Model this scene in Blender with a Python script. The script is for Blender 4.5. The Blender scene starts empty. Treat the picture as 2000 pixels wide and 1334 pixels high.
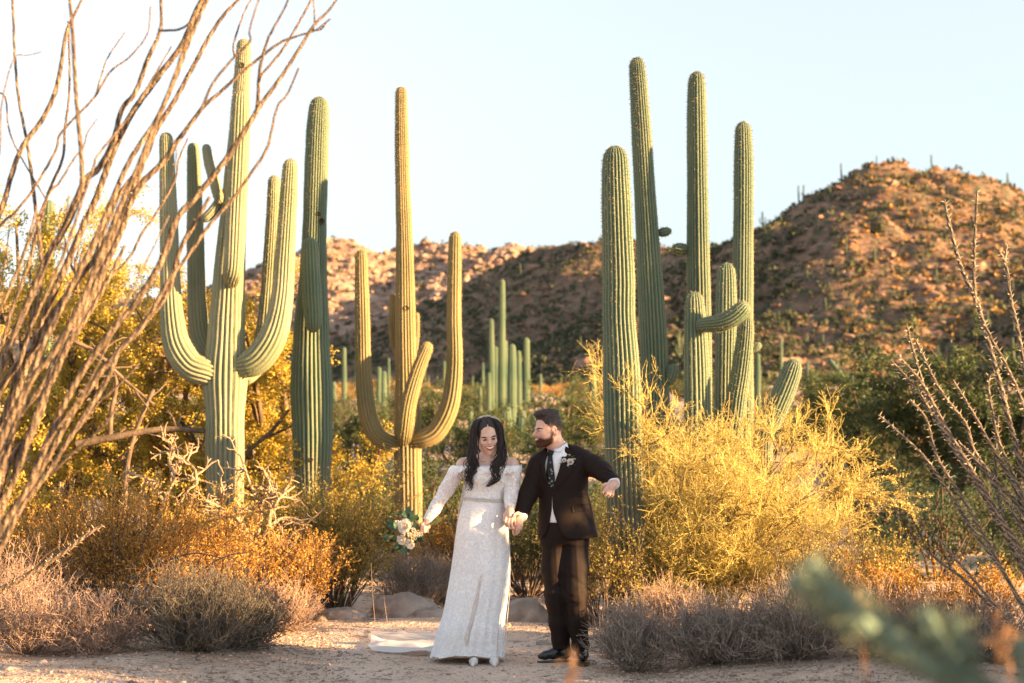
import bpy, math
import numpy as np
from mathutils import Vector

SC = bpy.context.scene
COL = SC.collection
RNG = np.random.default_rng(11)
rad = math.radians

# ------------------------------------------------------------------ camera
F = 50.0 / 36.0 * 2000.0          # focal length in pixels of the 2000 px wide photograph
TILT = math.atan((920.0 - 667.0) / F)
CAMZ = 1.35
cam_data = bpy.data.cameras.new('camera')
cam = bpy.data.objects.new('camera', cam_data)
COL.objects.link(cam)
cam.location = (0, 0, CAMZ)
cam.rotation_euler = (math.pi / 2 + TILT, 0, 0)
cam_data.lens = 50
cam_data.sensor_width = 36
cam_data.clip_start = 0.1
cam_data.clip_end = 5000
cam_data.dof.use_dof = True
cam_data.dof.focus_distance = 10.3
cam_data.dof.aperture_fstop = 2.2
SC.camera = cam

# ------------------------------------------------------------------ sky, sun, exposure
SUN_EL, SUN_AZ = rad(11.0), rad(70.0)      # azimuth from the camera's back, towards the right
SUN_DIR = Vector((math.cos(SUN_EL) * math.sin(SUN_AZ), -math.cos(SUN_EL) * math.cos(SUN_AZ), math.sin(SUN_EL)))
world = bpy.data.worlds.new('World')
SC.world = world
world.use_nodes = True
wn = world.node_tree
bg = wn.nodes['Background']
sky = wn.nodes.new('ShaderNodeTexSky')
sky.sky_type = 'NISHITA'
sky.sun_disc = False
sky.sun_elevation = SUN_EL
sky.sun_rotation = math.atan2(SUN_DIR.x, SUN_DIR.y)
sky.altitude = 800
sky.air_density = 2.0
sky.dust_density = 0.3
sky.ozone_density = 6.0
hsv = wn.nodes.new('ShaderNodeHueSaturation')
hsv.inputs['Saturation'].default_value = 0.33
wn.links.new(sky.outputs[0], hsv.inputs['Color'])
wn.links.new(hsv.outputs[0], bg.inputs[0])
bg.inputs[1].default_value = 0.076
sun_data = bpy.data.lights.new('sun', 'SUN')
sun = bpy.data.objects.new('sun', sun_data)
COL.objects.link(sun)
sun.rotation_euler = SUN_DIR.to_track_quat('Z', 'Y').to_euler()
sun_data.energy = 5.0
sun_data.angle = rad(0.5)
sun_data.color = (1.0, 0.61, 0.27)
SC.view_settings.view_transform = 'Standard'
SC.view_settings.look = 'None'
SC.view_settings.gamma = 1
SC.view_settings.use_curve_mapping = False
SC.view_settings.exposure = 2.65
SC.cycles.max_bounces = 6
SC.cycles.diffuse_bounces = 3
SC.cycles.transparent_max_bounces = 8
SC.cycles.use_denoising = True

# ------------------------------------------------------------------ helpers
_cT, _sT = math.cos(TILT), math.sin(TILT)
def P(px, py, Y):
    """world point on the photograph's ray through (px, py) at depth Y"""
    px, py, Y = np.broadcast_arrays(np.asarray(px, float), np.asarray(py, float), np.asarray(Y, float))
    u, v = (px - 1000) / F, (667 - py) / F
    t = Y / (_cT - v * _sT)
    return np.stack([u * t, Y, CAMZ + (_sT + v * _cT) * t], -1)

_perm = np.random.default_rng(5).permutation(4096)
_val = np.random.default_rng(6).random(4096) * 2 - 1
def vnoise(p):
    p = np.asarray(p, float)
    if p.shape[-1] == 2:
        p = np.concatenate([p, np.zeros(p.shape[:-1] + (1,))], -1)
    i = np.floor(p).astype(np.int64); f = p - i; f = f * f * (3 - 2 * f)
    def h(dx, dy, dz):
        a = _perm[(i[..., 0] + dx) & 4095]; a = _perm[(a + i[..., 1] + dy) & 4095]
        return _val[_perm[(a + i[..., 2] + dz) & 4095]]
    x0 = [[h(0, b, c) * (1 - f[..., 0]) + h(1, b, c) * f[..., 0] for c in (0, 1)] for b in (0, 1)]
    y0 = [x0[0][c] * (1 - f[..., 1]) + x0[1][c] * f[..., 1] for c in (0, 1)]
    return y0[0] * (1 - f[..., 2]) + y0[1] * f[..., 2]
def fbm(p, oct=4):
    p = np.asarray(p, float); s = 0; a = 1.0
    for k in range(oct):
        s = s + a * vnoise(p + 17.3 * k); p = p * 2.03; a *= 0.5
    return s

def smin(a, b, k):
    h = np.clip(0.5 + 0.5 * (b - a) / k, 0, 1)
    return b + (a - b) * h - k * h * (1 - h)

class Geo:
    """collects vertices and faces and links them as ONE mesh object"""
    def __init__(s):
        s.v, s.f, s.m, s.a, s.sm, s.n = [], [], [], [], [], 0
    def add(s, V, Fc, m=0, a=None, smooth=True):
        V = np.asarray(V, float).reshape(-1, 3); Fc = np.asarray(Fc, np.int64)
        s.v.append(V); s.f.append(Fc + s.n); s.m.append(np.full(len(Fc), m))
        s.sm.append(np.full(len(Fc), smooth))
        s.a.append(np.zeros(len(V)) if a is None else np.asarray(a, float).reshape(-1))
        s.n += len(V)
        return s
    def mesh(s, name, mats, org=(0, 0, 0)):
        me = bpy.data.meshes.new(name)
        V = np.concatenate(s.v) - np.asarray(org)
        me.vertices.add(len(V)); me.vertices.foreach_set('co', V.astype(np.float32).ravel())
        tot = np.concatenate([np.full(len(f), f.shape[1]) for f in s.f])
        idx = np.concatenate([f.ravel() for f in s.f])
        me.loops.add(len(idx)); me.loops.foreach_set('vertex_index', idx.astype(np.int32))
        me.polygons.add(len(tot))
        me.polygons.foreach_set('loop_start', np.concatenate([[0], np.cumsum(tot)[:-1]]).astype(np.int32))
        for mt in (mats if isinstance(mats, (list, tuple)) else [mats]):
            me.materials.append(mt)
        me.polygons.foreach_set('material_index', np.concatenate(s.m).astype(np.int32))
        me.polygons.foreach_set('use_smooth', np.concatenate(s.sm))
        A = np.concatenate(s.a)
        if A.any():
            at = me.attributes.new('a', 'FLOAT', 'POINT'); at.data.foreach_set('value', A.astype(np.float32))
        me.update(calc_edges=True)
        return me
    def build(s, name, mats, parent=None, loc=None):
        r = parent
        while r is not None and r.parent is not None: r = r.parent
        org = np.array(r.location) if r is not None else (np.zeros(3) if loc is None else np.asarray(loc, float))
        o = bpy.data.objects.new(name, s.mesh(name, mats, org))
        COL.objects.link(o)
        if parent is not None: o.parent = parent
        elif loc is not None: o.location = loc
        return o

def tag(o, label=None, cat=None, group=None, kind=None):
    if label: o['label'] = label
    if cat: o['category'] = cat
    if group: o['group'] = group
    if kind: o['kind'] = kind
    return o
def thing(name, loc, label, cat, group=None):
    o = bpy.data.objects.new(name, None); COL.objects.link(o)
    o.location = tuple(float(c) for c in loc); o.empty_display_size = 0.1
    return tag(o, label, cat, group)
def copy_thing(r, loc, rotz=0.0, scale=1.0, label=None, group=None):
    c = r.copy(); COL.objects.link(c); c.location = tuple(float(q) for q in loc)
    c.rotation_euler = (0, 0, rotz); c.scale = (scale, scale, scale) if np.isscalar(scale) else scale
    if label: c['label'] = label
    if group: c['group'] = group
    for ch in list(r.children):
        d = ch.copy(); COL.objects.link(d); d.parent = c
        for g in list(ch.children):
            e = g.copy(); COL.objects.link(e); e.parent = d
    return c

def spline(pts, n):
    """Catmull-Rom through rows of pts, n samples, even in chord length of the first three columns"""
    pts = np.asarray(pts, float)
    if len(pts) == 2:
        t = np.linspace(0, 1, n)[:, None]; return pts[0] * (1 - t) + pts[1] * t
    Q = np.concatenate([[2 * pts[0] - pts[1]], pts, [2 * pts[-1] - pts[-2]]])
    out = []
    for i in range(1, len(Q) - 2):
        t = np.linspace(0, 1, 16, endpoint=False)[:, None]
        p0, p1, p2, p3 = Q[i - 1], Q[i], Q[i + 1], Q[i + 2]
        out.append(0.5 * (2 * p1 + (p2 - p0) * t + (2 * p0 - 5 * p1 + 4 * p2 - p3) * t ** 2 + (3 * p1 - p0 - 3 * p2 + p3) * t ** 3))
    out.append(pts[-1:]); D = np.concatenate(out)
    s = np.concatenate([[0], np.cumsum(np.linalg.norm(np.diff(D[:, :3], axis=0), axis=1))])
    q = np.linspace(0, s[-1], n)
    return np.stack([np.interp(q, s, D[:, c]) for c in range(D.shape[1])], 1)

def norm(v): return v / np.maximum(np.linalg.norm(v, axis=-1, keepdims=True), 1e-9)

def tubes(geo, paths, radii, k=3, m=0, a=None, cap=True):
    """paths (T,n,3), radii (T,n): T round tubes of k sides"""
    paths = np.asarray(paths, float); T, n, _ = paths.shape
    radii = np.broadcast_to(np.asarray(radii, float), (T, n))
    tan = norm(np.gradient(paths, axis=1))
    mt = norm(paths[:, -1] - paths[:, 0] + 1e-6)
    ref = np.where(np.abs(mt[:, 2:3]) > 0.8, np.array([[1.0, 0.2, 0]]), np.array([[0.0, 0.1, 1.0]]))
    x = norm(np.cross(tan, ref[:, None, :])); y = np.cross(tan, x)
    ang = np.arange(k) * 2 * math.pi / k
    V = paths[:, :, None, :] + radii[:, :, None, None] * (np.cos(ang)[:, None] * x[:, :, None, :] + np.sin(ang)[:, None] * y[:, :, None, :])
    base = np.arange(T)[:, None, None] * n * k
    i = np.arange(n - 1)[None, :, None]; j = np.arange(k)[None, None, :]; j2 = (j + 1) % k
    Q = np.stack([base + i * k + j, base + i * k + j2, base + (i + 1) * k + j2, base + (i + 1) * k + j], -1).reshape(-1, 4)
    A = None if a is None else np.broadcast_to(np.asarray(a, float).reshape(T, -1, 1), (T, n, k)).reshape(-1)
    geo.add(V.reshape(-1, 3), Q, m, A)
    return V

def leaves(geo, pos, dirs, size, m=0, aspect=0.5, rng=RNG, a=None):
    """diamond leaves at pos pointing along dirs"""
    pos = np.asarray(pos, float); L = len(pos)
    size = np.broadcast_to(np.asarray(size, float), (L,))[:, None]
    d = norm(np.asarray(dirs, float)); w = norm(np.cross(d, rng.normal(size=(L, 3))))
    V = np.stack([pos, pos + d * size * .5 + w * size * aspect * .5, pos + d * size, pos + d * size * .5 - w * size * aspect * .5], 1)
    Q = np.arange(L * 4).reshape(L, 4)
    geo.add(V.reshape(-1, 3), Q, m, None if a is None else np.repeat(a, 4), smooth=False)

# ------------------------------------------------------------------ materials
def mat(name, c1, c2=None, scale=5.0, rough=0.8, island=False, bump=0.0, bscale=None, transl=0.0, spec=0.2, detail=4.0, extra=None, coord='Object', lo=.35, hi=.65):
    M = bpy.data.materials.new(name); M.use_nodes = True
    nt = M.node_tree; N, L = nt.nodes, nt.links
    b = N['Principled BSDF']; b.inputs['Roughness'].default_value = rough
    b.inputs['Specular IOR Level'].default_value = spec
    b.inputs['Base Color'].default_value = (*c1, 1)
    tc = N.new('ShaderNodeTexCoord'); col = None
    if c2 is not None:
        mx = N.new('ShaderNodeMix'); mx.data_type = 'RGBA'
        mx.inputs[6].default_value = (*c1, 1); mx.inputs[7].default_value = (*c2, 1)
        if island:
            g = N.new('ShaderNodeNewGeometry'); L.new(g.outputs['Random Per Island'], mx.inputs[0])
        else:
            nz = N.new('ShaderNodeTexNoise'); nz.inputs['Scale'].default_value = scale; nz.inputs['Detail'].default_value = detail
            L.new(tc.outputs[coord], nz.inputs['Vector'])
            mr = N.new('ShaderNodeMapRange'); mr.inputs[1].default_value = lo; mr.inputs[2].default_value = hi
            L.new(nz.outputs[0], mr.inputs[0]); L.new(mr.outputs[0], mx.inputs[0])
        col = mx.outputs[2]; L.new(col, b.inputs['Base Color'])
    if bump:
        nb = N.new('ShaderNodeTexNoise'); nb.inputs['Scale'].default_value = bscale or scale * 4; nb.inputs['Detail'].default_value = 6
        L.new(tc.outputs[coord], nb.inputs['Vector'])
        bp = N.new('ShaderNodeBump'); bp.inputs['Strength'].default_value = bump; bp.inputs['Distance'].default_value = 0.02
        L.new(nb.outputs[0], bp.inputs['Height']); L.new(bp.outputs[0], b.inputs['Normal'])
    if transl:
        tr = N.new('ShaderNodeBsdfTranslucent'); tr.inputs[0].default_value = (*c1, 1)
        if col: L.new(col, tr.inputs[0])
        ms = N.new('ShaderNodeMixShader'); ms.inputs[0].default_value = transl
        L.new(b.outputs[0], ms.inputs[1]); L.new(tr.outputs[0], ms.inputs[2])
        L.new(ms.outputs[0], N['Material Output'].inputs[0])
    if extra: extra(nt, b, tc, col)
    return M
# ------------------------------------------------------------------ ground and hills
def ramp(Y): return np.where(Y < 18, 0, np.where(Y < 140, 0.075 * (Y - 18), 9.15 + 0.05 * (Y - 140)))
def ground_z(X, Y):
    X, Y = np.asarray(X, float), np.asarray(Y, float)
    z = ramp(Y)
    far = np.clip((Y - 13) / 20, 0, 1)
    z = z + far * 0.5 * fbm(np.stack([X * 0.08, Y * 0.08], -1), 3)
    q = np.stack([X, Y], -1)
    calm = np.clip((np.hypot(X - .1, (Y - 10.2) * 1.0) - 1.0) / 1.5, 0, 1)      # trodden flat where the couple stands
    z = z + calm * (0.05 * vnoise(q * 0.7) + 0.02 * vnoise(q * 2.1 + 9))
    # low banks beside the path
    pc = path_center(Y); d = np.abs(X - pc) - path_half(Y)
    z = z + 0.10 * np.clip(d / 1.2, 0, 1) * np.clip((16 - np.abs(Y - 2)) / 6, 0, 1)
    return z
def path_center(Y): return np.interp(Y, [-20, 6, 9, 11, 13.2, 16, 22], [0.4, 0.05, -0.15, -0.35, -0.75, -2.6, -5.5])
def path_half(Y): return np.interp(Y, [-20, 6, 9, 11, 13.2, 16, 22], [1.4, 1.2, 1.05, 1.15, 1.25, 1.1, 1.0])

def seg_dist(X, Y, pts):
    """distance to and height on a polyline of (x, y, z)"""
    best = np.full(X.shape, 1e9); zz = np.zeros(X.shape)
    for a, b in zip(pts[:-1], pts[1:]):
        ab = b[:2] - a[:2]; t = np.clip(((X - a[0]) * ab[0] + (Y - a[1]) * ab[1]) / (ab @ ab), 0, 1)
        d = np.hypot(X - a[0] - t * ab[0], Y - a[1] - t * ab[1]); z = a[2] + t * (b[2] - a[2])
        s = z - 0.45 * d
        cur = zz - 0.45 * best
        u = s > cur
        best = np.where(u, d, best); zz = np.where(u, z, zz)
    return best, zz
def PX(l): return np.array([P(*q) for q in l])
CREST = PX([(1000, 515, 545), (1060, 492, 526), (1180, 468, 500), (1300, 488, 476), (1400, 484, 457), (1480, 476, 440), (1560, 446, 425), (1640, 392, 412), (1690, 344, 402), (1724, 330, 398),
            (1780, 329, 400), (1850, 337, 405), (1920, 355, 410), (2000, 392, 415), (2200, 470, 430), (2600, 560, 450)])
SPUR = PX([(1722, 346, 390), (1712, 368, 378), (1690, 435, 356), (1650, 535, 335), (1605, 645, 308), (1575, 728, 268)])
SPUR2 = PX([(2000, 392, 415), (2030, 480, 360), (2060, 590, 300), (2090, 700, 240)])
LEFTC = PX([(-700, 640, 760), (-300, 600, 750), (0, 570, 740), (200, 590, 735), (400, 574, 730), (500, 532, 725), (580, 492, 720), (645, 470, 715), (690, 474, 715), (745, 502, 720),
            (790, 482, 720), (850, 474, 720), (910, 477, 720), (960, 502, 722), (1000, 484, 640), (1040, 483, 640), (1065, 500, 640), (1300, 600, 650)])
LEFTS = PX([(640, 472, 715), (610, 560, 640), (580, 650, 560)])
def hill_z(X, Y, detail=True):
    X, Y = np.asarray(X, float), np.asarray(Y, float)
    q = np.stack([X, Y], -1)
    wob = 6 * fbm(q / 45.0, 3)
    z = ramp(np.minimum(Y, 330)) - 0.02 * np.clip(Y - 330, 0, None) - 1.5
    for pts, sl in ((CREST, 0.60), (SPUR, 0.62), (SPUR2, .45), (LEFTC, 0.55), (LEFTS, 0.55)):
        d, zr = seg_dist(X, Y, pts)
        dd = np.maximum(d + wob * np.clip(d / 30, 0, 1), 0)
        h = zr - sl * (np.sqrt(dd * dd + 9) - 3) + (0.0004 if pts is CREST else 0.0009) * np.minimum(dd, 150) ** 2
        z = -smin(-z, -h, 4.0)
    if detail:
        up = np.clip((z - ramp(np.minimum(Y, 330))) / 12, 0, 1)
        z = z + up * (1.5 * fbm(q / 9.0, 4) + 0.7 * np.abs(vnoise(q / 3.1)) - 2.2 * np.exp(-(vnoise(q / 26.0 + 3) / .12) ** 2))
        lf = np.clip((560 - Y) / -60, 0, 1)
        z = z + up * lf * (2.3 * np.abs(fbm(q / 15.0 + 40, 4)) - 1.0)
    return z

def sheet(rows, colfn, zfn, n):
    u = np.linspace(-1, 1, n)
    Yg = np.repeat(rows[:, None], n, 1); Xg = colfn(rows)[0][:, None] + u[None] * colfn(rows)[1][:, None]
    Z = zfn(Xg, Yg)
    V = np.stack([Xg, Yg, Z], -1).reshape(-1, 3)
    i = np.arange(len(rows) - 1)[:, None] * n; j = np.arange(n - 1)[None]
    Q = np.stack([i + j, i + j + 1, i + n + j + 1, i + n + j], -1).reshape(-1, 4)
    return V, Q

def dirt_extra(nt, b, tc, col):
    N, L = nt.nodes, nt.links
    vo = N.new('ShaderNodeTexVoronoi'); vo.inputs['Scale'].default_value = 38
    L.new(tc.outputs['Object'], vo.inputs['Vector'])
    v2 = N.new('ShaderNodeTexVoronoi'); v2.inputs['Scale'].default_value = 90
    L.new(tc.outputs['Object'], v2.inputs['Vector'])
    mx = N.new('ShaderNodeMix'); mx.data_type = 'RGBA'; mx.blend_type = 'MULTIPLY'; mx.inputs[0].default_value = 0.45
    L.new(col, mx.inputs[6]); L.new(v2.outputs['Color'], mx.inputs[7])
    hs = N.new('ShaderNodeHueSaturation'); hs.inputs['Saturation'].default_value = 0.0; hs.inputs['Value'].default_value = 1.4
    L.new(v2.outputs['Color'], hs.inputs['Color']); L.new(hs.outputs[0], mx.inputs[7])
    L.new(mx.outputs[2], b.inputs['Base Color'])
    nz = N.new('ShaderNodeTexNoise'); nz.inputs['Scale'].default_value = 9; nz.inputs['Detail'].default_value = 8
    L.new(tc.outputs['Object'], nz.inputs['Vector'])
    ad = N.new('ShaderNodeMath'); ad.operation = 'MULTIPLY_ADD'; ad.inputs[1].default_value = 0.6
    L.new(vo.outputs['Distance'], ad.inputs[0]); L.new(nz.outputs[0], ad.inputs[2])
    a2 = N.new('ShaderNodeMath'); a2.operation = 'MULTIPLY_ADD'; a2.inputs[1].default_value = 0.3
    L.new(v2.outputs['Distance'], a2.inputs[0]); L.new(ad.outputs[0], a2.inputs[2])
    bp = N.new('ShaderNodeBump'); bp.inputs['Strength'].default_value = 0.8; bp.inputs['Distance'].default_value = 0.03
    L.new(a2.outputs[0], bp.inputs['Height']); L.new(bp.outputs[0], b.inputs['Normal'])
M_DIRT = mat('desert_soil', (0.44, 0.315, 0.23), (0.60, 0.455, 0.355), 1.3, 0.95, extra=dirt_extra, spec=.1)
M_PATH = mat('path_gravel', (0.50, 0.37, 0.285), (0.65, 0.505, 0.41), 1.1, 0.95, extra=dirt_extra, spec=.1)

rows = np.concatenate([np.arange(-40, 4, 2.0), np.arange(4, 18, 0.16), 18 * (165 / 18.) ** np.linspace(0, 1, 120)])
V, Q = sheet(rows, lambda r: (0 * r, 16 + np.abs(r) * 0.75), ground_z, 240)
tag(Geo().add(V, Q).build('ground', M_DIRT), kind='structure')
prow = np.concatenate([np.arange(-10, 5, 0.6), np.arange(5, 17.5, 0.1)])
def path_cols(r): return path_center(r) + 0.10 * vnoise(np.stack([r * 1.3, r * 0], -1)), path_half(r) + 0.14 * vnoise(np.stack([r * 1.7, r * 0 + 7], -1))
V, Q = sheet(prow, path_cols, lambda x, y: ground_z(x, y) + 0.008 - 0.05 * np.linspace(-1, 1, 24)[None] ** 10 + 0 * x, 24)
tag(Geo().add(V, Q).build('path', M_PATH), kind='structure')

def hill_extra(nt, b, tc, col):
    N, L = nt.nodes, nt.links
    n2 = N.new('ShaderNodeTexNoise'); n2.inputs['Scale'].default_value = 0.35; n2.inputs['Detail'].default_value = 6; n2.inputs['Roughness'].default_value = .7
    L.new(tc.outputs['Object'], n2.inputs['Vector'])
    mr = N.new('ShaderNodeMapRange'); mr.inputs[1].default_value = .48; mr.inputs[2].default_value = .60
    L.new(n2.outputs[0], mr.inputs[0])
    mx = N.new('ShaderNodeMix'); mx.data_type = 'RGBA'; mx.inputs[7].default_value = (0.095, 0.092, 0.06, 1)
    L.new(mr.outputs[0], mx.inputs[0]); L.new(col, mx.inputs[6]); L.new(mx.outputs[2], b.inputs['Base Color'])
    bp = N.new('ShaderNodeBump'); bp.inputs['Strength'].default_value = 1.0; bp.inputs['Distance'].default_value = 1.2
    L.new(n2.outputs[0], bp.inputs['Height']); L.new(bp.outputs[0], b.inputs['Normal'])
M_HILL = mat('rocky_hillside', (0.145, 0.088, 0.060), (0.29, 0.18, 0.12), 0.12, 0.95, extra=hill_extra, spec=.05, detail=7)
def cragg(nt, b, tc, col):
    N, L = nt.nodes, nt.links
    n2 = N.new('ShaderNodeTexNoise'); n2.inputs['Scale'].default_value = 0.22; n2.inputs['Detail'].default_value = 7; n2.inputs['Roughness'].default_value = .7
    L.new(tc.outputs['Object'], n2.inputs['Vector'])
    bp = N.new('ShaderNodeBump'); bp.inputs['Strength'].default_value = 1.0; bp.inputs['Distance'].default_value = 2.5
    L.new(n2.outputs[0], bp.inputs['Height']); L.new(bp.outputs[0], b.inputs['Normal'])
M_CRAG = mat('pink_granite_crag', (0.26, 0.165, 0.12), (0.46, 0.32, 0.24), 0.09, 0.95, extra=cragg, spec=.05, detail=7)
M_HROCK = mat('hillside_rock', (0.17, 0.10, 0.068), (0.34, 0.215, 0.15), .25, .95, spec=.05)
M_ROCK = mat('pale_boulder', (0.24, 0.19, 0.155), (0.42, 0.34, 0.28), 4, 0.9, bump=1.0, bscale=14, spec=.1)

rows = 150 * (562 / 150.) ** np.linspace(0, 1, 360)
V, Q = sheet(rows, lambda r: (r * 0.08, r * 0.46), hill_z, 420)
tag(Geo().add(V, Q).build('hill', M_HILL), kind='structure')
rows = np.linspace(554, 860, 260)
V, Q = sheet(rows, lambda r: (r * 0 - 60, r * 0 + 330), hill_z, 360)
V[:, 2] -= np.clip((562 - V[:, 1]) / 8, 0, 1) * 1.0
tag(Geo().add(V, Q).build('hill', M_CRAG), kind='structure')

# boulders, shrubs on the hillsides: uncountable, one object each
ICO_V = None
def ico():
    t = (1 + 5 ** .5) / 2
    v = np.array([(-1, t, 0), (1, t, 0), (-1, -t, 0), (1, -t, 0), (0, -1, t), (0, 1, t), (0, -1, -t), (0, 1, -t), (t, 0, -1), (t, 0, 1), (-t, 0, -1), (-t, 0, 1)], float)
    f = np.array([(0, 11, 5), (0, 5, 1), (0, 1, 7), (0, 7, 10), (0, 10, 11), (1, 5, 9), (5, 11, 4), (11, 10, 2), (10, 7, 6), (7, 1, 8), (3, 9, 4), (3, 4, 2), (3, 2, 6), (3, 6, 8), (3, 8, 9), (4, 9, 5), (2, 4, 11), (6, 2, 10), (8, 6, 7), (9, 8, 1)])
    return norm(v), f
def ico2():
    v, f = ico(); v = list(map(tuple, v)); cache = {}; nf = []
    def mid(a, b):
        k = (min(a, b), max(a, b))
        if k not in cache:
            m = (np.array(v[a]) + np.array(v[b])) / 2; m = m / np.linalg.norm(m); cache[k] = len(v); v.append(tuple(m))
        return cache[k]
    for a, b, c in f:
        x, y, z = mid(a, b), mid(b, c), mid(c, a); nf += [(a, x, z), (b, y, x), (c, z, y), (x, y, z)]
    return np.array(v), np.array(nf)
def scatter_rocks(geo, pos, size, rng, flat=0.7, sub=False):
    bv, bf = ico2() if sub else ico()
    n = len(pos); k = len(bv)
    s = size[:, None] * rng.uniform(.6, 1.3, (n, 3)); s[:, 2] *= flat
    r = rng.uniform(.75, 1.2, (n, k)) if not sub else rng.uniform(.70, 1.18, (n, k))
    a = rng.uniform(0, 2 * math.pi, n); c, sn = np.cos(a), np.sin(a)
    L = bv[None] * r[:, :, None] * s[:, None]
    V = np.stack([L[..., 0] * c[:, None] - L[..., 1] * sn[:, None], L[..., 0] * sn[:, None] + L[..., 1] * c[:, None], L[..., 2]], -1) + pos[:, None]
    Fc = (bf[None] + (np.arange(n) * k)[:, None, None]).reshape(-1, 3)
    geo.add(V.reshape(-1, 3), Fc, smooth=False)
def hill_points(n, rng, y0, y1, x0=-.42, x1=.50):
    Y = y0 * (y1 / y0) ** rng.random(n) if y0 < 400 else rng.uniform(y0, y1, n)
    X = Y * rng.uniform(x0, x1, n)
    return np.stack([X, Y, hill_z(X, Y)], -1)
rng = np.random.default_rng(21)
g = Geo(); p = hill_points(10000, rng, 190, 555)
scatter_rocks(g, p, rng.gamma(1.6, .28, len(p)) + .2, rng)
tag(g.build('boulders', M_HROCK), kind='stuff')
g = Geo(); p = hill_points(4200, rng, 566, 760, -.28, .12)
scatter_rocks(g, p, np.minimum(rng.gamma(1.8, .6, len(p)) + .35, 2.6), rng, .8, True)
tag(g.build('boulders', M_CRAG), kind='stuff')

M_SCRUB = mat('hill_scrub', (0.050, 0.060, 0.038), (0.12, 0.125, 0.075), island=True, rough=.9, transl=.2, spec=.05)
M_DRY = mat('dry_hill_grass', (0.36, 0.21, 0.08), (0.52, 0.31, 0.12), island=True, rough=.9, transl=.25, spec=.05)
def clumps(geo, pos, size, rng, nl=16, m=0, h=.8):
    n = len(pos)
    d = norm(rng.normal(size=(n, nl, 3))); d[..., 2] = np.abs(d[..., 2])
    c = pos[:, None] + d * size[:, None, None] * np.array([.55, .55, h * .8]) * rng.uniform(.3, 1, (n, nl, 1))
    leaves(geo, c.reshape(-1, 3), norm(d + rng.normal(size=d.shape) * .6).reshape(-1, 3), np.repeat(size, nl) * rng.uniform(.3, .7, n * nl), m, .75, rng)
g = Geo(); p = hill_points(17000, rng, 185, 555)
clumps(g, p, rng.uniform(.6, 2.2, len(p)), rng, nl=12)
p = hill_points(5500, rng, 240, 540, -.14, .20); clumps(g, p, rng.uniform(.6, 2.0, len(p)), rng, nl=12)  # extra dark clumps added to deepen the shade on the central slope
p = hill_points(1600, rng, 566, 760, -.3, .14); clumps(g, p, rng.uniform(1., 2.6, len(p)), rng)
tag(g.build('hillside_scrub', M_SCRUB), kind='stuff')
g = Geo(); p = np.concatenate([hill_points(2200, rng, 190, 460, .235, .5), hill_points(2600, rng, 150, 185, -.25, .5)]); clumps(g, p, rng.uniform(.5, 1.5, len(p)), rng)
tag(g.build('hillside_grass', M_DRY), kind='stuff')
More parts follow.
